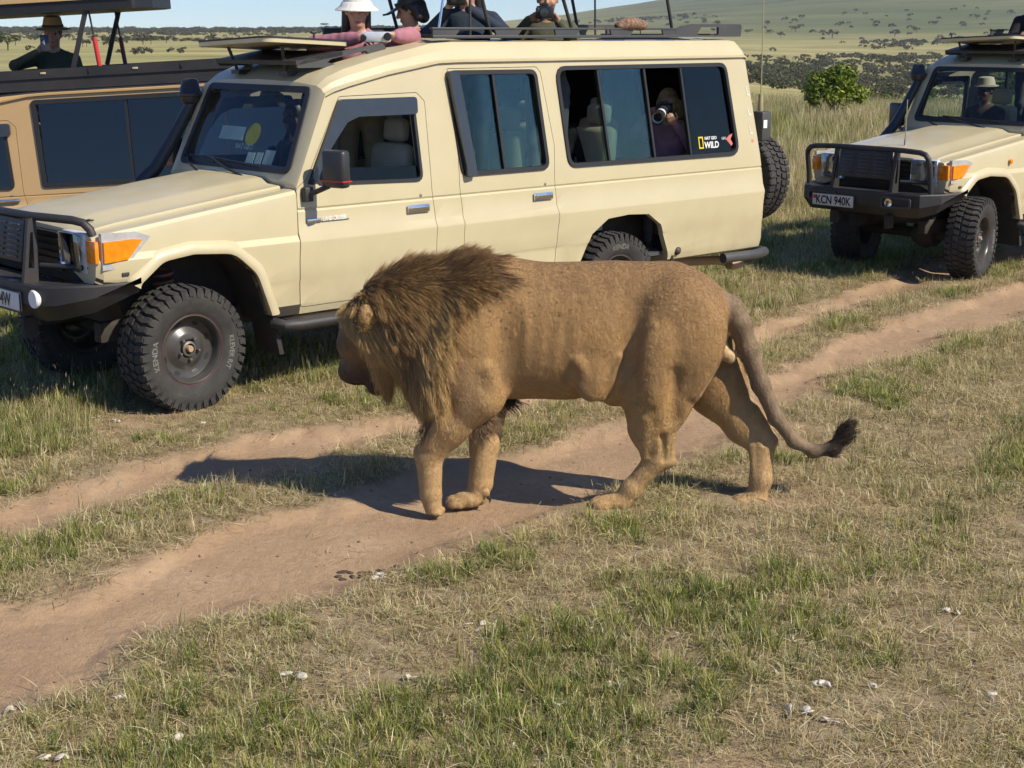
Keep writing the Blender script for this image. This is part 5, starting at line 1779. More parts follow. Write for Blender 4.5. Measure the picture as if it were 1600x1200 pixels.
    def uv(P):
        """back to tracing units"""
        zz = P[:, 2] - EYE; yy = np.full(len(P), LY)
        depth = yy * _cp - zz * _sp; up_ = yy * _sp + zz * _cp
        return 800 + 2400 * P[:, 0] / depth, 600 - 2400 * up_ / depth

    cen = V[tri].mean(1); cu_, cv_ = uv(cen)
    # mane: everything between the face and a line down the shoulder
    back_edge = np.interp(cv_, [380, 415, 432, 450, 480, 540, 600, 640, 660], [780, 790, 800, 728, 702, 692, 690, 688, 670])
    face_edge = np.interp(cv_, [430, 460, 490, 520, 560, 600, 640], [522, 527, 538, 556, 580, 606, 616])
    mane = (1 - sstep(back_edge - np.where(cv_ < 436, 55, 22), back_edge + 4, cu_ + g.normal(0, 5, len(cu_)))) * sstep(face_edge - 4, face_edge + 6, cu_) * (cv_ < 632)
    ear = ((cu_ - 573) ** 2 / 17 ** 2 + (cv_ - 484) ** 2 / 25 ** 2 < 1) & (cen[:, 1] < -.06)
    mane = mane * (~ear)
    P, N, K = sample(mane, 120000)
    u, v = uv(P)
    top = sstep(455, 418, v); low = sstep(520, 600, v); rim = sstep(48, 0, u - np.interp(v, [430, 460, 490, 520, 560, 600, 640], [522, 527, 538, 556, 580, 606, 616]))
    # flow of the hair
    fl = np.zeros_like(P)
    fore = sstep(562, 535, u) * sstep(492, 465, v)
    fl[:, 0] = .75 * (1 - low) + .12 * low - .35 * rim * (1 - top) - 1.1 * fore
    fl[:, 2] = -.55 * (1 - top) - .55 * low + .10 * top - .5 * rim * (1 - top) + .55 * fore
    side = np.sign(N[:, 1])
    fl[:, 1] = side * .10
    fl -= N * (fl * N).sum(1)[:, None]
    fl /= np.linalg.norm(fl, axis=1)[:, None] + 1e-9
    lift = .22 + .28 * top + .10 * rim
    lift = lift * (1 - .75 * sstep(715, 780, u) * top)
    D = fl + N * lift[:, None]
    # crest stands up and back
    D += np.stack([.35 * top, np.zeros(len(P)), .30 * top * (1 - sstep(715, 780, u))], 1)
    crest_end = sstep(700, 790, u) * top
    D += np.stack([1.0 * crest_end, np.zeros(len(P)), -.55 * crest_end], 1)
    D /= np.linalg.norm(D, axis=1)[:, None]
    # locks
    ng = 4200
    gi = g.choice(len(P), ng, replace=False)
    gp = P[gi]
    near = np.zeros(len(P), int)
    for s0 in range(0, len(P), 4000):
        q = P[s0:s0 + 4000]
        near[s0:s0 + 4000] = ((q[:, None, :] - gp[None]) ** 2).sum(2).argmin(1)
    gd = D[gi] + g.normal(0, .17, (ng, 3)); gd /= np.linalg.norm(gd, axis=1)[:, None]
    L = .140 + .055 * low - .010 * top - .070 * rim
    L = L * np.interp(u, [540, 600, 690, 735, 800], [.8, 1.0, 1.0, .85, .62])
    L *= g.uniform(.65, 1.2, len(P)) * g.uniform(.8, 1.2, ng)[near]
    S = 8
    tt = np.linspace(0, 1, S)
    own = D + g.normal(0, .15, P.shape); own /= np.linalg.norm(own, axis=1)[:, None]
    pts = np.zeros((len(P), S, 3)); pts[:, 0] = P
    grav = (.25 + .55 * (1 - top))
    for k in range(1, S):
        t0 = tt[k]
        dd = own * (1 - .75 * t0) + gd[near] * (.62 * t0 + .20)
        dd = dd + np.array([0, 0, -1.0]) * (grav * t0 * .8)[:, None]
        pull = (gp[near] + gd[near] * (L * t0)[:, None]) - pts[:, k - 1]
        dd = dd / (np.linalg.norm(dd, axis=1)[:, None] + 1e-9)
        pl = pull / (np.linalg.norm(pull, axis=1)[:, None] + 1e-6)
        dd = dd + pl * (.16 * t0)
        dd = dd + g.normal(0, .05, dd.shape)
        dd /= np.linalg.norm(dd, axis=1)[:, None]
        pts[:, k] = pts[:, k - 1] + dd * (L / (S - 1))[:, None]
    # colour by place: dark crest, dark band behind the ear and throat, golden cheek and shoulder
    gold = np.array([.50, .315, .115]); brown = np.array([.265, .152, .058]); dark = np.array([.105, .060, .030]); pale = np.array([.55, .38, .17])
    wd = np.clip(.50 * top + .55 * np.exp(-((u - 622) / 30) ** 2) * sstep(430, 470, v) + .75 * sstep(575, 640, v) * sstep(640, 690, u) + .5 * crest_end, 0, 1)
    wg = np.clip(1.0 * sstep(75, 20, u - np.interp(v, [430, 460, 490, 520, 560, 600, 640], [522, 527, 538, 556, 580, 606, 616])) * sstep(445, 475, v) + .85 * np.exp(-((u - 672) / 34) ** 2) * sstep(440, 480, v) * (1 - .6 * sstep(600, 640, v)), 0, 1)
    mix_ = g.random(ng)[near] * .5 + g.random(len(P)) * .5
    col = brown * (1 + .5 * (mix_[:, None] - .5))
    col = col * (1 - wg[:, None]) + (gold * (1 - mix_[:, None] * .3) + pale * mix_[:, None] * .3) * wg[:, None]
    col = col * (1 - wd[:, None] * .85) + dark * wd[:, None] * .85
    tipg = (g.random(len(P)) < .16 * (1 - wd))
    col[tipg] = pale
    col *= g.uniform(.75, 1.25, len(P))[:, None]
    rad = .0008 * (1 - .75 * tt ** 2)
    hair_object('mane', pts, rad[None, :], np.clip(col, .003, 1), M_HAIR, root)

    # short coat over the whole body
    w = np.ones(len(cu_)) * (1 - .8 * (mane > .5))
    w[(cu_ < 600) & (cv_ > 540)] *= .6
    P, N, K = sample(w, 150000)
    u, v = uv(P)
    fl = np.tile(np.array([.75, 0, -.55]), (len(P), 1))
    legs = sstep(.62, .50, P[:, 2]) ; fl = fl * (1 - legs[:, None]) + np.array([.15, 0, -1.0]) * legs[:, None]
    tl = (P[:, 0] > 1.12) & (u > 1130); fl[tl] = np.array([.5, 0, -.8])
    tip = P[:, 0] > 1.45; fl[tip] = np.array([.75, 0, .45])
    fl = fl + g.normal(0, .09, fl.shape)
    fl -= N * (fl * N).sum(1)[:, None]; fl /= np.linalg.norm(fl, axis=1)[:, None] + 1e-9
    L = g.uniform(.008, .015, len(P))
    L[P[:, 0] > 1.60] = g.uniform(.03, .06, (P[:, 0] > 1.60).sum())
    dirn = fl + N * .10; dirn /= np.linalg.norm(dirn, axis=1)[:, None]
    pts = np.stack([P - N * .001, P + dirn * (L * .5)[:, None], P + (dirn * .7 + fl * .3) * L[:, None]], 1)
    col = K * (g.uniform(.84, 1.18, len(P)) * (1 + .35 * (VN.fbm(P[:, 0] * 14, P[:, 2] * 14 + 3, 3) - .5)))[:, None]
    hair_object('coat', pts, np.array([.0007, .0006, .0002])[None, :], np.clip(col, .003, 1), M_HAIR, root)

    # elbow and tail tufts
    def tuft(name, c, n, spread, dirv, L0, colr):
        R0 = np.array(c) + g.normal(0, 1, (n, 3)) * np.array(spread)
        dv = np.array(dirv) + g.normal(0, .28, (n, 3)); dv /= np.linalg.norm(dv, axis=1)[:, None]
        ll = g.uniform(.5, 1.2, n) * L0
        q = np.stack([R0 + dv * (ll * t_)[:, None] + np.array([0, 0, -.25]) * (ll * t_ * t_)[:, None] for t_ in np.linspace(0, 1, 5)], 1)
        cc = np.array(colr) * g.uniform(.6, 1.4, n)[:, None]
        hair_object(name, q, (.0011 * np.array([1, .95, .85, .6, .25]))[None, :], cc, M_HAIR, root)
    tuft('elbow_tuft', T(745, 645, -.10), 1500, (.035, .03, .022), (.45, 0, -.55), .085, (.20, .125, .065))
    tuft('elbow_tuft', T(778, 628, .10), 900, (.03, .03, .02), (.9, 0, -.1), .09, (.055, .035, .022))
    tuft('chest_tuft', T(688, 605, .02), 1200, (.025, .05, .035), (.10, 0, -1.0), .085, (.05, .033, .022))
    tuft('ear_tuft', T(574, 494, -.165), 700, (.018, .012, .026), (.25, -.25, .35), .030, (.40, .26, .11))
    tuft('tail_tuft', T(1316, 682, -.01), 1400, (.016, .016, .020), (.38, 0, .85), .075, (.035, .025, .018))
    # eye (near side) and claws
    f = MB(); f.lathe([(.014 * math.sin(a), .014 * math.cos(a)) for a in np.linspace(0, math.pi, 9)], 'z', 12); e = f.build('eye', mat('amber_eye', (.30, .15, .03), .15), root, 60); e.location = T(546, 538, -.058)
    for (pu, pv, dy) in ((762, 757, -.075),):
        f = MB(); p = TF(pu, pv, dy); f.tube([p, p + np.array([.014, 0, -.014]), p + np.array([.012, 0, -.032])], [.010, .008, .002], 8); f.build('claw', mat('dark_claw', (.03, .026, .024), .3), root, 60)
    return root


lion = build_lion()
# ================================================================== people
def cloth(name, col, rough=.85):
    return mat(name, col, rough, var=.16, vscale=14, bump=.006, bscale=22, spec=.2)


M_SKIN_A = mat('skin_light', (.50, .295, .20), .5, var=.08, vscale=20, spec=.4)
M_SKIN_B = mat('skin_tan', (.40, .22, .14), .5, var=.08, vscale=20, spec=.4)
M_SKIN_C = mat('skin_dark', (.11, .06, .04), .5, var=.08, vscale=20, spec=.4)
M_HAIRB = mat('black_hair', (.012, .010, .010), .45, var=.4, vscale=40)
M_HAIRD = mat('blond_hair', (.34, .22, .10), .55, var=.3, vscale=40)
M_EYE = mat('dark_eye', (.02, .015, .012), .3)
M_LIP = mat('lips', (.36, .13, .11), .5)
M_DENIM = cloth('grey_trousers', (.10, .10, .11))
M_KHAKI = cloth('khaki_trousers', (.24, .18, .10))
M_SHOE = mat('brown_shoe', (.06, .04, .03), .6)


def person(label, loc, yaw, skin, top_m, legs_m, arms, head=(0, 0), scale=1.0, sit=False, group=None, lean=0.0, bulk=1.0):
    """arms: for each side (elbow, wrist, finger direction, palm normal) in the person's frame; x ahead, y left"""
    sc_ = 1.0
    hz_ = .92 if not sit else .10
    base = 0 if not sit else hz_ - .92
    up = lambda x, y, z: np.array([x + lean * max(0, z - .92), y, z + base])
    zs = up(0, 0, 1.40)[2]
    lo = np.array([-.34, -.52, -.03 if not sit else -.44]); hi = np.array([.62, .52, up(0, 0, 1.80)[2]])
    F = Field(lo, hi, .0085)
    SK, TP, LG, SH, EY, LP = 0, 1, 2, 3, 4, 5
    # legs
    for s in (1, -1):
        if not sit:
            F.cone((0, s * .09, .90), (.02, s * .10, .50), .095, .065, .03, LG); F.cone((.02, s * .10, .50), (-.01, s * .10, .09), .062, .045, .03, LG)
            F.cone((-.03, s * .10, .05), (.13, s * .115, .035), .045, .038, .02, SH)
        else:
            F.cone((0, s * .09, .10), (.42, s * .12, .12), .098, .068, .03, LG); F.cone((.42, s * .12, .12), (.40, s * .12, -.30), .064, .045, .03, LG)
            F.cone((.38, s * .12, -.36), (.52, s * .125, -.385), .042, .036, .02, SH)
    # trunk
    F.ell(up(0, 0, .95), (.125, .165, .13), .05, LG)
    F.ell(up(0, 0, 1.10), (.115, .150, .16), .06, TP)
    F.ell(up(.01, 0, 1.28), (.125, .175, .17), .06, TP)
    F.cone(up(0, .10, 1.405), up(0, -.10, 1.405), .075, .075, .06, TP)
    F.cone(up(-.005, 0, 1.42), up(.012, 0, 1.53), .056, .052, .025, SK)
    F.cone(up(-.01, .05, 1.455), up(-.01, -.05, 1.455), .045, .045, .02, TP)
    # arms and hands
    for s, (el, wr, fd, pn) in zip((1, -1), arms):
        sh = up(0, s * .185, 1.395)
        el = np.array(el) + np.array([0, 0, base]); wr = np.array(wr) + np.array([0, 0, base])
        F.cone(sh, el, .062 * bulk, .052 * bulk, .03, TP); F.cone(el, wr, .052 * bulk, .036 * (bulk + 1) / 2, .02, TP)
        if bulk > 1.1:
            for q in (.12, .30, .46, .66, .82):
                ra = (.052 * bulk) * (1 - q) + .036 * (bulk + 1) / 2 * q + .004; F.ell(el + (wr - el) * q + np.array([0, 0, .003 * (q > .4)]), (ra * .8, ra, ra), .02, TP, Matrix.Rotation(.6, 3, 'Y'))
        f_ = np.array(fd, float); f_ /= np.linalg.norm(f_); n_ = np.array(pn, float); n_ -= f_ * (n_ @ f_); n_ /= np.linalg.norm(n_); q_ = np.cross(f_, n_) * s
        F.cone(wr, wr + f_ * .03, .026, .028, .008, SK)
        for k, o in enumerate((-.026, -.009, .009, .026)):
            b0 = wr + f_ * .035 + q_ * o * .8; b1 = wr + f_ * .085 + q_ * o
            F.cone(b0, b1, .016, .012, .010, SK)
            ln = (.030, .036, .034, .026)[k]
            k1 = b1 + (f_ * .75 + n_ * .65) * ln; k2 = k1 + (f_ * .05 + n_ * 1.0) * ln * .85
            F.cone(b1, k1, .0098, .0092, .003, SK); F.cone(k1, k2, .0092, .0080, .003, SK)
        t0 = wr + f_ * .030 - q_ * .026; t1 = t0 + (f_ * .5 - q_ * .7 + n_ * .4) * .040; t2 = t1 + (f_ * .7 + n_ * .7) * .032
        F.cone(t0, t1, .014, .0115, .008, SK); F.cone(t1, t2, .011, .0085, .003, SK)
    # head in its own turned frame
    hy, hp = head
    Rm = np.array(Matrix.Rotation(hy, 3, 'Z') @ Matrix.Rotation(hp, 3, 'Y'))
    hc = up(.025, 0, 1.635)
    H = lambda x, y, z: hc + Rm @ np.array([x, y, z])
    F.ell(H(-.012, 0, .025), (.096, .077, .098), .02, SK, Rm)
    F.ell(H(.018, 0, -.045), (.066, .060, .072), .03, SK, Rm)
    F.ell(H(.050, 0, -.092), (.030, .030, .022), .02, SK, Rm)
    F.cone(H(.078, 0, .008), H(.100, 0, -.028), .010, .014, .010, SK)
    for s in (1, -1):
        F.ell(H(-.005, s * .078, -.005), (.020, .010, .030), .008, SK, Rm)
        F.ell(H(.082, s * .031, .012), (.016, .017, .010), .014, SK, Rm, sub=True)
        F.ell(H(.074, s * .031, .012), (.013, .015, .008), .002, EY, Rm)
        F.cone(H(.084, s * .018, .030), H(.078, s * .046, .030), .007, .006, .006, SK)
        F.ell(H(.060, s * .042, -.030), (.024, .020, .022), .02, SK, Rm)
    F.cone(H(.081, .020, -.066), H(.081, -.020, -.066), .0075, .0075, .004, LP); F.ell(H(.087, 0, -.063), (.008, .016, .006), .004, LP, Rm)
    me, V, ids, Q = F.mesh('person_body')
    for m_ in (skin, top_m, legs_m, M_SHOE, M_EYE, M_LIP): me.materials.append(m_)
    fi = ids[Q]
    pid = np.sort(fi, 1)[:, 1].astype(np.int32)
    me.polygons.foreach_set('material_index', pid)
    root = empty('person', loc, yaw)
    root.scale = (scale,) * 3
    link(bpy.data.objects.new('body', me), root)
    tag(root, label, 'person', group)
    return root, H, Rm, hc


def hair_cap(root, H, Rm, m, long=0.0, fringe=0.0):
    hc = H(0, 0, 0)
    F = Field(hc - .22 - np.array([0, 0, long]), hc + .22, .008)
    F.ell(H(-.022, 0, .035), (.103, .088, .102), .02, 0, Rm)
    F.ell(H(.095, 0, -.035), (.075, .072, .085), .03, 0, Rm, sub=True)
    F.ell(H(.04, 0, -.12), (.10, .075, .08), .03, 0, Rm, sub=True)
    if long > 0:
        for s in (1, -1):
            F.cone(H(-.045, s * .065, .0), H(-.05, s * .075, -.05 - long), .042, .035, .03)
        F.cone(H(-.08, 0, .0), H(-.09, 0, -.06 - long), .06, .05, .03)
    me, V, ids, Q = F.mesh('hair'); me.materials.append(m)
    return link(bpy.data.objects.new('hair', me), root)


def hat(root, H, Rm, m, band=None, crown=.115, brim=.16, rise=.11, droop=.02, tilt=0.0, name='hat'):
    o = empty(name, tuple(H(-.015, 0, .065)), 0, root)
    o.rotation_euler = (Matrix(Rm) @ Matrix.Rotation(tilt, 3, 'Y')).to_euler()
    f = MB(); f.lathe([(0, rise), (crown * .55, rise * .99), (crown * .80, rise * .90), (crown * .92, rise * .5), (crown, .0), (crown + .01, -.004), (brim * .75, -.010 - droop * .4), (brim, -.012 - droop), (brim, -.018 - droop), (crown, -.010), (crown * .96, 0)], 'z', 36)
    f.build('crown', m, o, 50)
    if band:
        f = MB(); f.lathe([(crown + .003, .004), (crown + .0025, .028), (crown * .97, .030), (crown * .97, .004)], 'z', 36, closed=True); f.build('band', band, o, 50)
    return o


def car_pt(root_loc, ang, l, y, z):
    return (root_loc[0] + math.cos(ang) * l - math.sin(ang) * y, root_loc[1] + math.sin(ang) * l + math.cos(ang) * y, z)


def MP(l, y, z): return car_pt(MAIN_LOC, MAIN_ANG, l, y, z)
def SP(l, y, z): return car_pt((4.117, 15.744), -2.44346, l, y, z)


def at_person(root, p):
    """a point of the person's frame in world space"""
    M = Matrix.Translation(root.location) @ root.rotation_euler.to_matrix().to_4x4() @ Matrix.Scale(root.scale[0], 4)
    return M @ Vector(p)


M_CAM = mat('black_camera', (.018, .018, .02), .4, bump=.001, bscale=200)
M_SILVER = mat('silver_camera', (.66, .68, .69), .3, .3)
M_LENSW = mat('white_lens_barrel', (.74, .74, .72), .4)
M_LENSG = mat('front_lens', (.015, .016, .022), .06, spec=.9)


def dslr(name, label, loc, rot, lens_len=.09, lens_r=.036, white=False, body_m=None, dims=(.07, .135, .095)):
    o = empty(name, loc); o.rotation_euler = rot
    f = MB(); f.box((0, 0, 0), dims, bev=.014); f.box((0, 0, dims[2] * .58), (dims[0] * .8, .055, .03), bev=.01); f.box((.02, -dims[1] * .42, -.005), (.04, .03, dims[2] * .9), bev=.012)
    f.build('camera_body', body_m or M_CAM, o, 40)
    m = lens_len; r = lens_r; x0 = dims[0] / 2 - .004
    f = MB(); f.lathe([(0, x0), (r * .86, x0), (r * .86, x0 + m * .22), (r * .93, x0 + m * .24), (r * .93, x0 + m * .5), (r, x0 + m * .52), (r, x0 + m), (r * .88, x0 + m), (r * .86, x0 + m * .93), (0, x0 + m * .93)], 'x', 28); f.build('lens_barrel', M_LENSW if white else M_CAM, o, 40)
    if white:
        f = MB(); f.lathe([(r * 1.03, x0 + m * .68), (r * 1.14, x0 + m * .70), (r * 1.22, x0 + m * 1.12), (r * 1.10, x0 + m * 1.12), (r * 1.0, x0 + m * .96)], 'x', 28); f.build('lens_hood', M_CAM, o, 40)
        f = MB(); f.lathe([(r * .95, x0 + m * .30), (r * 1.0, x0 + m * .31), (r * 1.0, x0 + m * .42), (r * .95, x0 + m * .43)], 'x', 28); f.build('focus_ring', M_CAM, o, 40)
    f = MB(); f.lathe([(0, x0 + m * .95), (r * .8, x0 + m * .935)], 'x', 24); f.build('front_glass', M_LENSG, o, 60)
    tag(o, label, 'camera')
    return o


SOUTH = -math.pi / 2
# -- woman with the sun hat, leaning over the open front hatch
w, H, Rm, hc = person('person in mauve hooded top and pale sun hat leaning from the front roof hatch', MP(-1.97, .07, .915), SOUTH - .05, M_SKIN_A, cloth('mauve_fleece', (.38, .165, .195)), M_KHAKI,
                      [((.13, .40, 1.45), (.30, .315, 1.455), (.35, -.8, .1), (.5, -.3, -.6)), ((.14, -.30, 1.39), (.29, .045, 1.445), (.30, .85, .1), (.5, .2, -.6))], head=(.25, .16), lean=.06, bulk=1.3)
hair_cap(w, H, Rm, M_HAIRB, .10)
hat(w, H, Rm, mat('cream_hat', (.66, .64, .58), .85, bump=.004, bscale=40), None, .100, .160, .105, .045, -.10)
f = MB(); f.tube([hc + np.array([.07, -.03, -.16]), hc + np.array([.11, -.12, -.165]), hc + np.array([.10, -.20, -.19])], .007, 6); f.build('hood_cord', M_WHITE, w, 50)
for s in (1, -1):
    f = MB(); f.tube([hc + np.array([-.05, s * .05, -.14]), hc + np.array([-.06, s * .10, -.19]), hc + np.array([.02, s * .13, -.235]), hc + np.array([.09, s * .07, -.25])], [.03, .042, .036, .022], 10); f.build('hood', bpy.data.materials['mauve_fleece'], w, 60)
p = at_person(w, (.37, .185, 1.45))
o = empty('compact_camera', p); o.rotation_euler = (0, .06, SOUTH - .05 + .12)
f = MB(); f.box((0, 0, 0), (.035, .20, .075), bev=.016); f.build('camera_body', M_SILVER, o, 40)
f = MB(); f.lathe([(0, .035), (.022, .035), (.027, .030), (.029, .012)], 'x', 24, (0, .075, .004)); f.build('lens_barrel', M_CAM, o, 40)
f = MB(); f.lathe([(0, .030), (.018, .030), (.024, .012)], 'x', 20, (0, -.095, -.004)); f.build('hand_grip', M_CAM, o, 40)
tag(o, 'silver compact camera held by the person in the pale sun hat', 'camera')

# -- person in a black visor behind her
w, H, Rm, hc = person('dark haired person in black visor cap looking down beside the pale sun hat', MP(-2.62, -.05, .93), math.pi - .25, M_SKIN_B, cloth('black_jacket', (.02, .021, .024)), M_DENIM,
                      [((.12, .22, 1.22), (.28, .08, 1.22), (1, -.1, .2), (0, -.4, -1)), ((.12, -.24, 1.20), (.30, -.08, 1.20), (1, .1, .2), (0, .4, -1))], head=(.35, .30), lean=.05)
hair_cap(w, H, Rm, M_HAIRB, .02)
f = MB(); f.prism(round_poly([(.03, -.095), (.16, -.085), (.215, 0), (.16, .085), (.03, .095)], .06), 0, .008, lambda x, y, t: tuple(H(x, y, .060 + t * 1.8 - .30 * max(0, x - .05) - 3.0 * y * y))); f.build('visor_brim', M_CAM, w, 50)
f = MB(); f.lathe([(.106, .0), (.108, .03), (.100, .03), (.100, .0)], 'z', 30, closed=True); vb = f.build('visor_band', M_CAM, w, 50); vb.location = tuple(H(-.012, 0, .045)); vb.rotation_euler = Matrix(Rm).to_euler()

# -- two people filming over the roof rail
w, H, Rm, hc = person('person in navy jacket with long black hair filming over the roof rail', MP(-2.95, .18, 1.10), SOUTH - .15, M_SKIN_A, cloth('navy_jacket', (.030, .042, .062)), M_DENIM,
                      [((.16, .30, 1.30), (.28, .055, 1.47), (.2, -.35, .9), (.4, -.9, 0)), ((.16, -.30, 1.28), (.28, -.11, 1.46), (.2, .35, .9), (.4, .9, 0))], head=(0, .05), lean=.05)
hair_cap(w, H, Rm, M_HAIRB, .26)
p = at_person(w, (.34, -.03, 1.545)); dslr('camera', 'black camera held over the roof rail by the person in navy', p, (0, 0, SOUTH - .15), .05, .035)
f = MB(); f.prism([(-.10, 2.36), (.10, 2.36), (.03, 2.52), (-.03, 2.52)], 0, .02, lambda a, b, t: MP(-2.35 + a, .60 + t, b)) if False else None
w, H, Rm, hc = person('person in olive green jacket filming over the roof rail beside the struts', MP(-3.72, .26, 1.02), SOUTH - .05, M_SKIN_B, cloth('olive_jacket', (.085, .088, .055)), M_DENIM,
                      [((.14, .24, 1.24), (.30, .10, 1.45), (.2, -.55, .75), (.5, -.8, 0)), ((.14, -.30, 1.28), (.30, -.14, 1.47), (.2, .75, .5), (.5, .6, -.3))], head=(0, .05), lean=.05)
hair_cap(w, H, Rm, M_HAIRB)
p = at_person(w, (.37, -.01, 1.53)); dslr('camera', 'black camera held over the roof rail by the person in olive green', p, (0, 0, SOUTH - .05), .05, .040)
# -- bean bag on the rail
F = Field((-.25, -.14, -.06), (.25, .14, .12), .008)
for (x, y, z, a, b, c_) in ((-.08, 0, .02, .09, .06, .045), (.04, .01, .03, .10, .06, .05), (.12, 0, .015, .07, .05, .035), (-.02, 0, .05, .05, .04, .03)): F.ell((x, y, z), (a, b, c_), .02)
me, V, ids, Q = F.mesh('bean_bag'); me.materials.append(mat('camouflage_cloth', (.22, .13, .085), .9, var=.75, vscale=38, bump=.02, bscale=30))
o = link(bpy.data.objects.new('bean_bag', me)); o.location = MP(-4.30, .64, 2.435); o.rotation_euler = (0, 0, MAIN_ANG)
tag(o, 'crumpled brown cloth bag lying on the roof rail of the cream car', 'bag')

# -- photographer at the open rear window
w, H, Rm, hc = person('person in mauve sweater aiming a white telephoto lens through the open car window', MP(-5.06, .38, .98), SOUTH - .15, M_SKIN_A, cloth('mauve_sweater', (.30, .17, .23)), M_DENIM,
                      [((.17, .20, 1.30), (.30, .06, 1.50), (.9, -.1, .2), (-.1, -.4, .8)), ((.16, -.28, 1.40), (.20, -.12, 1.58), (.5, .6, .3), (.3, .9, 0))], head=(0, .10), sit=True)
hair_cap(w, H, Rm, M_HAIRD, .06)
p = at_person(w, (.25, -.02, 1.60 - .82)); dslr('telephoto_camera', 'camera with white telephoto lens and black hood in the car window', p, (0, .20, SOUTH - .30), .25, .047, True)

# -- people sitting inside
def seated(label, loc, yaw, skin, top_m, hairm=M_HAIRB):
    w, H, Rm, hc = person(label, loc, yaw, skin, top_m, M_DENIM, [((.10, .24, 1.16), (.30, .16, 1.08), (1, 0, 0), (0, 0, -1)), ((.10, -.24, 1.16), (.30, -.16, 1.08), (1, 0, 0), (0, 0, -1))], sit=True)
    hair_cap(w, H, Rm, hairm)
    return w, H, Rm, hc


seated('driver in dark shirt behind the windscreen of the long cream car', MP(-1.72, -.38, .96), MAIN_ANG, M_SKIN_C, cloth('dark_shirt', (.03, .035, .05)))
seated('person in black sitting inside the first open side window of the cream car', MP(-4.02, .10, .98), SOUTH - .3, M_SKIN_B, cloth('black_top', (.014, .014, .015)))
w, H, Rm, hc = seated('driver in pale cap behind the windscreen of the car with plate KCN 940K', SP(-1.74, -.38, .96), -2.44346, M_SKIN_C, cloth('brown_shirt', (.09, .06, .045)))
hat(w, H, Rm, mat('khaki_cap', (.42, .38, .30), .85), None, .100, .135, .085, .0, .05)
w, H, Rm, hc = person('person in black standing in the roof hatch of the car with plate KCN 940K', SP(-2.50, -.30, 1.12), SOUTH - .4, M_SKIN_B, cloth('black_coat', (.015, .015, .018)), M_DENIM,
                      [((.12, .24, 1.22), (.28, .10, 1.25), (1, -.1, .2), (0, -.4, -1)), ((.12, -.24, 1.22), (.28, -.10, 1.25), (1, .1, .2), (0, .4, -1))])
hair_cap(w, H, Rm, M_HAIRB)

# -- man with the felt hat in the tan car
w, H, Rm, hc = person('person in felt hat and green fleece filming with a phone from the tan car', (-4.32, 14.85, .80), SOUTH + .05, M_SKIN_B, cloth('green_fleece', (.055, .066, .045)), M_DENIM,
                      [((.06, .27, 1.14), (.16, .24, .98), (.8, -.2, -.4), (0, -1, 0)), ((.14, -.36, 1.34), (.32, -.085, 1.47), (.15, .55, .6), (.55, .6, -.4))], head=(.05, .05), scale=.965)
hair_cap(w, H, Rm, M_HAIRB)
hat(w, H, Rm, mat('tan_felt', (.36, .25, .115), .9, bump=.002), mat('dark_band', (.05, .03, .02), .8), .098, .165, .115, .0, .04)
for s in (1, -1):
    f = MB(); f.lathe([(.021, 0), (.024, .002), (.021, .004)], 'x', 16, tuple(H(.098, s * .031, .012)), closed=True); f.tube([H(.097, s * .05, .014), H(.0, s * .083, .012)], .003, 5); f.build('spectacle_frame', M_RED, w, 50)
p = at_person(w, (.385, .0, 1.555)); o = empty('phone', p); o.rotation_euler = (0, -.05, SOUTH + .05)
f = MB(); f.box((0, 0, 0), (.010, .078, .150), bev=.006); f.build('case', mat('navy_phone_case', (.03, .035, .05), .4), o, 40)
f = MB(); f.box((.007, -.018, .045), (.006, .034, .034), bev=.004); f.build('camera_bump', M_LENSG, o, 40)
lettering('case_print', '4', .055, lambda u, v, t: (.0055 + t, u - .008, -.01 + v), M_WHITE, o, .002)
tag(o, 'dark phone held up by the person in the felt hat', 'phone')
# ================================================================== bushes and trees
def leaf_mass(seed, n, radii, leaf, clumps, cols, shell=.55, flat=0.0):
    """crown of small leaf faces gathered in uneven clumps"""
    g = np.random.default_rng(seed)
    C = g.normal(0, 1, (clumps, 3)); C /= np.linalg.norm(C, axis=1)[:, None]
    C[:, 2] = np.abs(C[:, 2]) * (1 - flat) - .25 * (1 - flat) * g.random(clumps)
    C *= (shell + (1 - shell) * g.random(clumps))[:, None]
    cr = g.uniform(.16, .34, clumps); tone = g.uniform(.65, 1.3, clumps)
    k = g.integers(0, clumps, n)
    d = g.normal(0, 1, (n, 3)); d /= np.linalg.norm(d, axis=1)[:, None]
    P = C[k] + d * (cr[k] * g.random(n) ** .4)[:, None]
    P *= np.array(radii)
    nn = d + np.array([0, 0, .5]) + g.normal(0, .6, (n, 3)); nn /= np.linalg.norm(nn, axis=1)[:, None]
    a = np.cross(nn, g.normal(0, 1, (n, 3))); a /= np.linalg.norm(a, axis=1)[:, None] + 1e-9
    b = np.cross(nn, a)
    s = (leaf * g.uniform(.6, 1.4, n))[:, None]
    V = np.stack([P - a * s, P + b * s * .45, P + a * s, P - b * s * .45], 1).reshape(-1, 3)
    cc = np.array(cols)[g.integers(0, len(cols), n)] * (tone[k] * g.uniform(.8, 1.2, n))[:, None]
    me = bpy.data.meshes.new('crown')
    me.vertices.add(4 * n); me.vertices.foreach_set('co', V.astype(np.float32).ravel())
    me.loops.add(4 * n); me.polygons.add(n)
    me.loops.foreach_set('vertex_index', np.arange(4 * n, dtype=np.int32)); me.polygons.foreach_set('loop_start', np.arange(0, 4 * n, 4, dtype=np.int32))
    me.update(calc_edges=True)
    at = me.attributes.new('bc', 'FLOAT_COLOR', 'POINT')
    at.data.foreach_set('color', np.hstack([np.repeat(cc, 4, 0), np.ones((4 * n, 1))]).astype(np.float32).ravel())
    me.materials.append(M_LEAF)
    return me


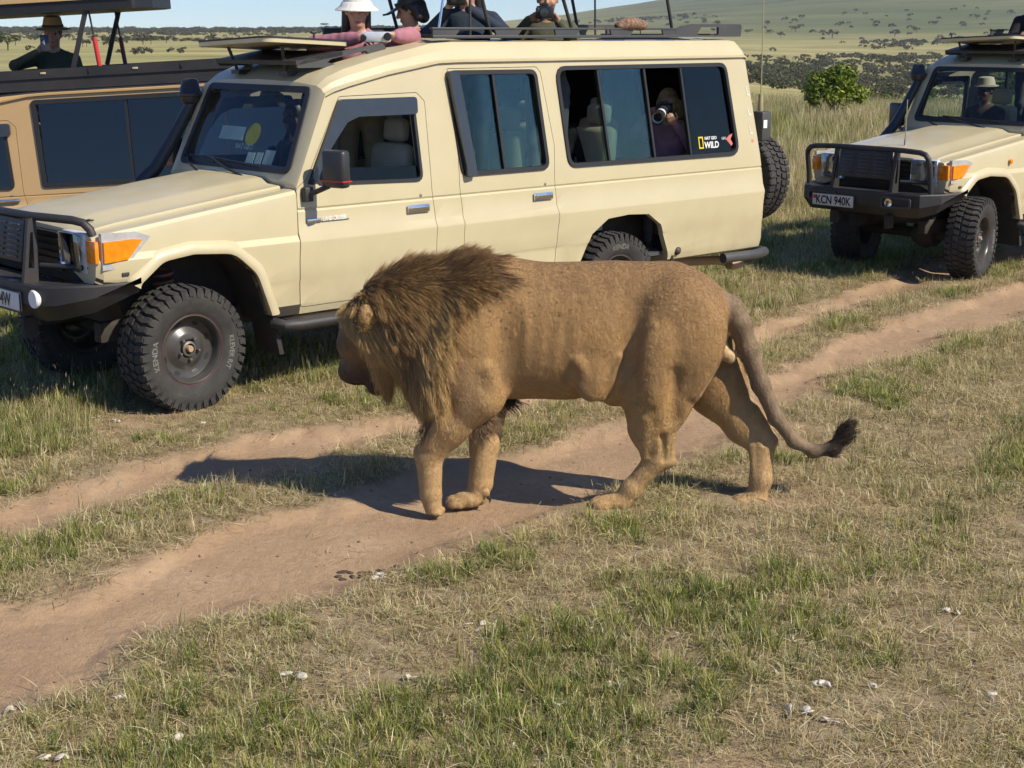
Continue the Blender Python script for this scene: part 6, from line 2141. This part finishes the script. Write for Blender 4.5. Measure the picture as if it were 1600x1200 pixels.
M_LEAF = blade_mat('leaf', .6, .22)
M_BARK = mat('grey_bark', (.10, .08, .06), .9, var=.3, vscale=9, bump=.01, bscale=30)


def trunk_mesh(seed, h, r, limbs=5, spread=.5):
    g = np.random.default_rng(seed); f = MB()
    f.tube([(0, 0, -.1), (.02 * h, 0, h * .4), (-.01 * h, .02 * h, h * .75)], [r, r * .75, r * .45], 8)
    for k in range(limbs):
        a = 6.283 * k / limbs + g.uniform(-.4, .4); z0 = h * g.uniform(.2, .55)
        f.tube([(0, 0, z0), (math.cos(a) * spread * .5, math.sin(a) * spread * .5, z0 + h * .25), (math.cos(a) * spread, math.sin(a) * spread, h * g.uniform(.75, 1.0))], [r * .5, r * .35, r * .15], 6)
    return mb_mesh(f)


def plant(name, label, cat, x, y, crown, zc, trunk=None, scale=1.0, group=None, rz=0.0):
    root = empty(name, (x, y, hz(x, y)), rz); root.scale = (scale,) * 3
    c = link(bpy.data.objects.new('crown', crown), root); c.location = (0, 0, zc)
    if trunk is not None:
        if not trunk.materials: trunk.materials.append(M_BARK)
        link(bpy.data.objects.new('trunk', trunk), root)
    tag(root, label, cat, group)
    return root


G_BRIGHT = [(.165, .225, .020), (.225, .285, .034), (.105, .15, .018), (.28, .33, .05)]
G_OLIVE = [(.085, .10, .035), (.115, .13, .05), (.065, .08, .032), (.13, .125, .065)]
G_GREY = [(.085, .083, .052), (.11, .105, .068), (.065, .068, .042), (.13, .115, .08)]


def bearing(px, D):
    """ground point at a distance along a bearing (tangent of the angle from straight ahead)"""
    t = (px - 800) / 2345.0
    y = D / math.sqrt(1 + t * t)
    return t * y, y


def build_background():
    # the round bright green bush
    x, y = bearing(1283, 43)
    plant('round_bush', 'round bright green bush rising above the long grass', 'bush', x, y, leaf_mass(1, 5600, (.82, .82, .82), .06, 80, G_BRIGHT, .62), .80, trunk_mesh(1, 1.0, .05, 7, .45))
    # lower shrubs beside it
    spots = [(1345, 62, .8), (1372, 70, 1.1), (1398, 66, .8), (1416, 78, 1.3), (1440, 74, .9), (1462, 84, 1.2), (1502, 90, 1.0), (1230, 66, .55), (1330, 84, .7)]
    kinds = [leaf_mass(10 + i, 900, (.95, .95, .62), .085, 26, G_OLIVE if i % 2 else G_BRIGHT[2:3] + G_OLIVE) for i in range(3)]
    tk = [trunk_mesh(20 + i, .8, .04, 5, .4) for i in range(3)]
    for i, (px, D, s) in enumerate(spots):
        x, y = bearing(px, D)
        plant('low_shrub', 'low dark green shrub behind the long grass near the round bush', 'bush', x, y, kinds[i % 3], .45, tk[i % 3], s, 'low shrubs beyond the long grass', i * 1.3)
    # single bushes on the open grassland
    far_k = [leaf_mass(40 + i, 420, (1.5, 1.5, 1.15), .20, 16, G_OLIVE if i % 2 else G_GREY) for i in range(4)]
    ft = [trunk_mesh(50 + i, 1.6, .10, 4, .7) for i in range(4)]
    lone = [(12, 330, 1.0), (48, 300, 1.5), (60, 420, 1.3), (98, 520, 1.2), (160, 380, .9), (166, 372, .8), (195, 420, 1.2), (205, 400, .9), (250, 430, 1.3), (262, 460, 1.2), (285, 500, 1.0), (140, 700, 1.4), (30, 620, 1.3), (350, 520, 1.2), (440, 640, 1.3), (468, 560, .9),
            (1105, 1500, 2.2), (1132, 1350, 1.8), (1150, 1250, 1.6), (1180, 1480, 2.0), (1200, 1150, 2.0), (1222, 1300, 2.4), (1230, 1700, 2.6), (1262, 1240, 1.8), (1277, 1180, 3.0), (1290, 1500, 2.0), (1340, 1450, 2.0), (1365, 1380, 2.2), (1370, 1220, 2.6), (1402, 1300, 2.2), (1430, 1500, 2.2), (1470, 1420, 2.0), (1085, 1700, 2.2), (1060, 1600, 2.0), (1490, 1650, 2.4), (1540, 1750, 2.4), (1050, 1850, 2.4), (1310, 1800, 2.2)]
    for i, (px, D, s) in enumerate(lone):
        x, y = bearing(px, D)
        left = px < 800
        plant('lone_bush', 'small dark bush standing alone on the %s' % ('dry plain behind the tan car' if left else 'far hillside'), 'bush', x, y, far_k[i % 4], 1.15, ft[i % 4], s, 'lone bushes on the plain' if left else 'lone bushes on the hillside', i * .9)
    # flat topped tree on the skyline
    x, y = bearing(520, 900)
    plant('flat_topped_tree', 'flat topped acacia standing on the skyline beside the pale sun hat', 'tree', x, y, leaf_mass(70, 500, (3.2, 3.2, .9), .32, 18, G_GREY, .3, .6), 7.2, trunk_mesh(71, 7.2, .20, 6, 2.2))
    # thickets that read as one mass
    th = [leaf_mass(80 + i, 300, (2.0, 2.0, 1.35), .26, 14, G_GREY if i % 3 else G_OLIVE) for i in range(6)]
    pts = []; n = 26000
    t = rng.uniform(-.46, .50, n); D = 180 * (1950 / 180) ** rng.random(n)
    X = t * D / np.sqrt(1 + t * t); Y = D / np.sqrt(1 + t * t)
    nz = VN.fbm(X / 55, Y / 80, 4); n2 = VN2.fbm(X / 14, Y / 20, 3)
    right = sstep(.06, .14, t)
    band1 = sstep(255, 330, D) * sstep(900, 700, D) * sstep(.40, .55, nz + .10 * (D < 650))
    band2 = sstep(880, 950, D) * sstep(1230, 1120, D) * sstep(.20, .26, t) * sstep(.42, .58, nz)
    dots = (rng.random(n) < .012) * 1.0
    pr = right * np.clip(band1 + band2, 0, 1) * sstep(.3, .5, n2)
    ridge = (1 - sstep(-.08, -.03, t)) * sstep(1150, 1350, D) * sstep(.38, .52, VN.fbm(X / 120 + 7, Y / 60, 3) + .08)
    mid = (1 - sstep(-.08, 0, t)) * sstep(500, 700, D) * sstep(.58, .66, nz)
    rim = sstep(.02, .05, t) * (1 - sstep(.10, .13, t)) * sstep(1700, 1850, D) * .5
    pr = pr + right * sstep(1100, 1300, D) * .035
    keep = rng.random(n) < np.clip(pr + ridge + .5 * mid + dots * .3 + rim, 0, 1)
    X, Y, D, t = X[keep], Y[keep], D[keep], t[keep]
    n = len(X)
    size = rng.uniform(.55, 1.25, n) * np.interp(D, [200, 600, 1300, 1900], [.62, .9, 1.5, 2.0])
    size *= np.where(t < 0, np.where(D > 1100, 1.05, .9), 1.0)
    z = hgt(X, Y) + size * .55
    rr = np.stack([np.zeros(n), np.zeros(n), rng.random(n) * 6.283], 1)
    scatter('bush_thicket', np.stack([X, Y, z], 1), rr, size, rng.integers(0, 6, n), th, 'grey green bush thicket on the far slopes and skyline', 'thicket')


build_background()

# ================================================================== small things on the ground
M_FLAKE = mat('bleached_flake', (.54, .48, .40), .9, var=.2, vscale=60, bump=.004, bscale=90)
M_DUNG = mat('dry_dung', (.075, .05, .035), .95, var=.4, vscale=40, bump=.01, bscale=60)


def flake(seed):
    g = np.random.default_rng(seed)
    F = Field((-.09, -.09, -.02), (.09, .09, .05), .005)
    for k in range(g.integers(2, 5)):
        c = g.normal(0, .022, 3) * np.array([1.2, 1, .2]) + np.array([0, 0, .008])
        F.ell(c, (g.uniform(.014, .034), g.uniform(.010, .022), g.uniform(.0035, .006)), .003, 0, Matrix.Rotation(g.uniform(0, 3.1), 3, 'Z') @ Matrix.Rotation(g.normal(0, .8), 3, 'X'))
    for k in range(3): F.ell(g.normal(0, .03, 3) * np.array([1, 1, .2]) + np.array([0, 0, .02]), (.012, .010, .010), .006, 0, sub=True)
    me, V, ids, Q = F.mesh('pale_flake')
    me.materials.append(M_FLAKE)
    return me


FL = [flake(900 + i) for i in range(6)]
for i, (x, y) in enumerate([(-0.83, 5.44), (0.4, 5.38), (0.16, 5.21), (1.01, 5.11), (1.15, 5.36), (1.11, 5.04), (-0.15, 5.97), (0.52, 6.38), (0.34, 5.9), (-1.79, 5.18), (-1.44, 5.25), (-1.52, 4.77), (-1.17, 4.89), (1.75, 5.22), (1.22, 7.03), (-0.6, 6.54), (-2.06, 7.26), (-2.64, 9.39), (-2.49, 9.32), (-1.92, 9.26), (-0.39, 5.44), (0.51, 6.22), (1.35, 5.34), (1.13, 5.83), (0.93, 6.0), (-0.02, 4.89), (0.67, 5.83), (1.87, 6.11)]):
    if i in (0, 1, 2, 3, 4, 6, 11, 12): s = 1.0
    else: s = .7
    o = link(bpy.data.objects.new('pale_flake', FL[i % 6]))
    o.location = (x, y, hz(x, y) + .010); o.rotation_euler = (0, 0, i * 1.7); o.scale = (s,) * 3
    tag(o, 'small bleached flake lying in the trampled grass', 'flake', 'bleached flakes scattered in the grass')
for i, (x, y, s, lb) in enumerate([(-0.64, 6.76, 1.0, 'dark crumbled dung on the near edge of the track'), (2.29, 10.79, .55, 'dark dung crumbs on the track beyond the lion tail'), (0.99, 11.9, .5, 'dark dung crumbs on the far rut behind the lion back')]):
    g = np.random.default_rng(60 + i)
    F = Field((-.30, -.16, -.03), (.30, .16, .07), .007)
    for k in range(26): F.ell((g.normal(0, .10), g.normal(0, .035), .004), (g.uniform(.012, .035), g.uniform(.01, .025), g.uniform(.004, .010)), .008)
    me, V, ids, Q = F.mesh('dung'); me.materials.append(M_DUNG)
    o = link(bpy.data.objects.new('dung', me)); o.location = (x, y, hz(x, y) - .002); o.scale = (s,) * 3; o.rotation_euler = (0, 0, .3)
    tag(o, lb, 'dung')
build_grass()

# ------------------------------------------------------------------ air between here and the hills
def build_haze():
    f = MB(); f.box((0, 1100, 60), (7400, 5200, 200))
    t = NT('thin_haze')
    t.t.nodes.remove(t.b)
    v = t.n('ShaderNodeVolumePrincipled')
    v.inputs['Color'].default_value = (0.84, 0.87, 0.92, 1)
    v.inputs['Density'].default_value = 0.00011
    v.inputs['Anisotropy'].default_value = 0.2
    t.l(v.outputs[0], t.out.inputs['Volume'])
    o = f.build('haze', t.m, None, None)
    tag(o, 'thin haze over the plain and the far hills', 'haze', kind='stuff')


build_haze()
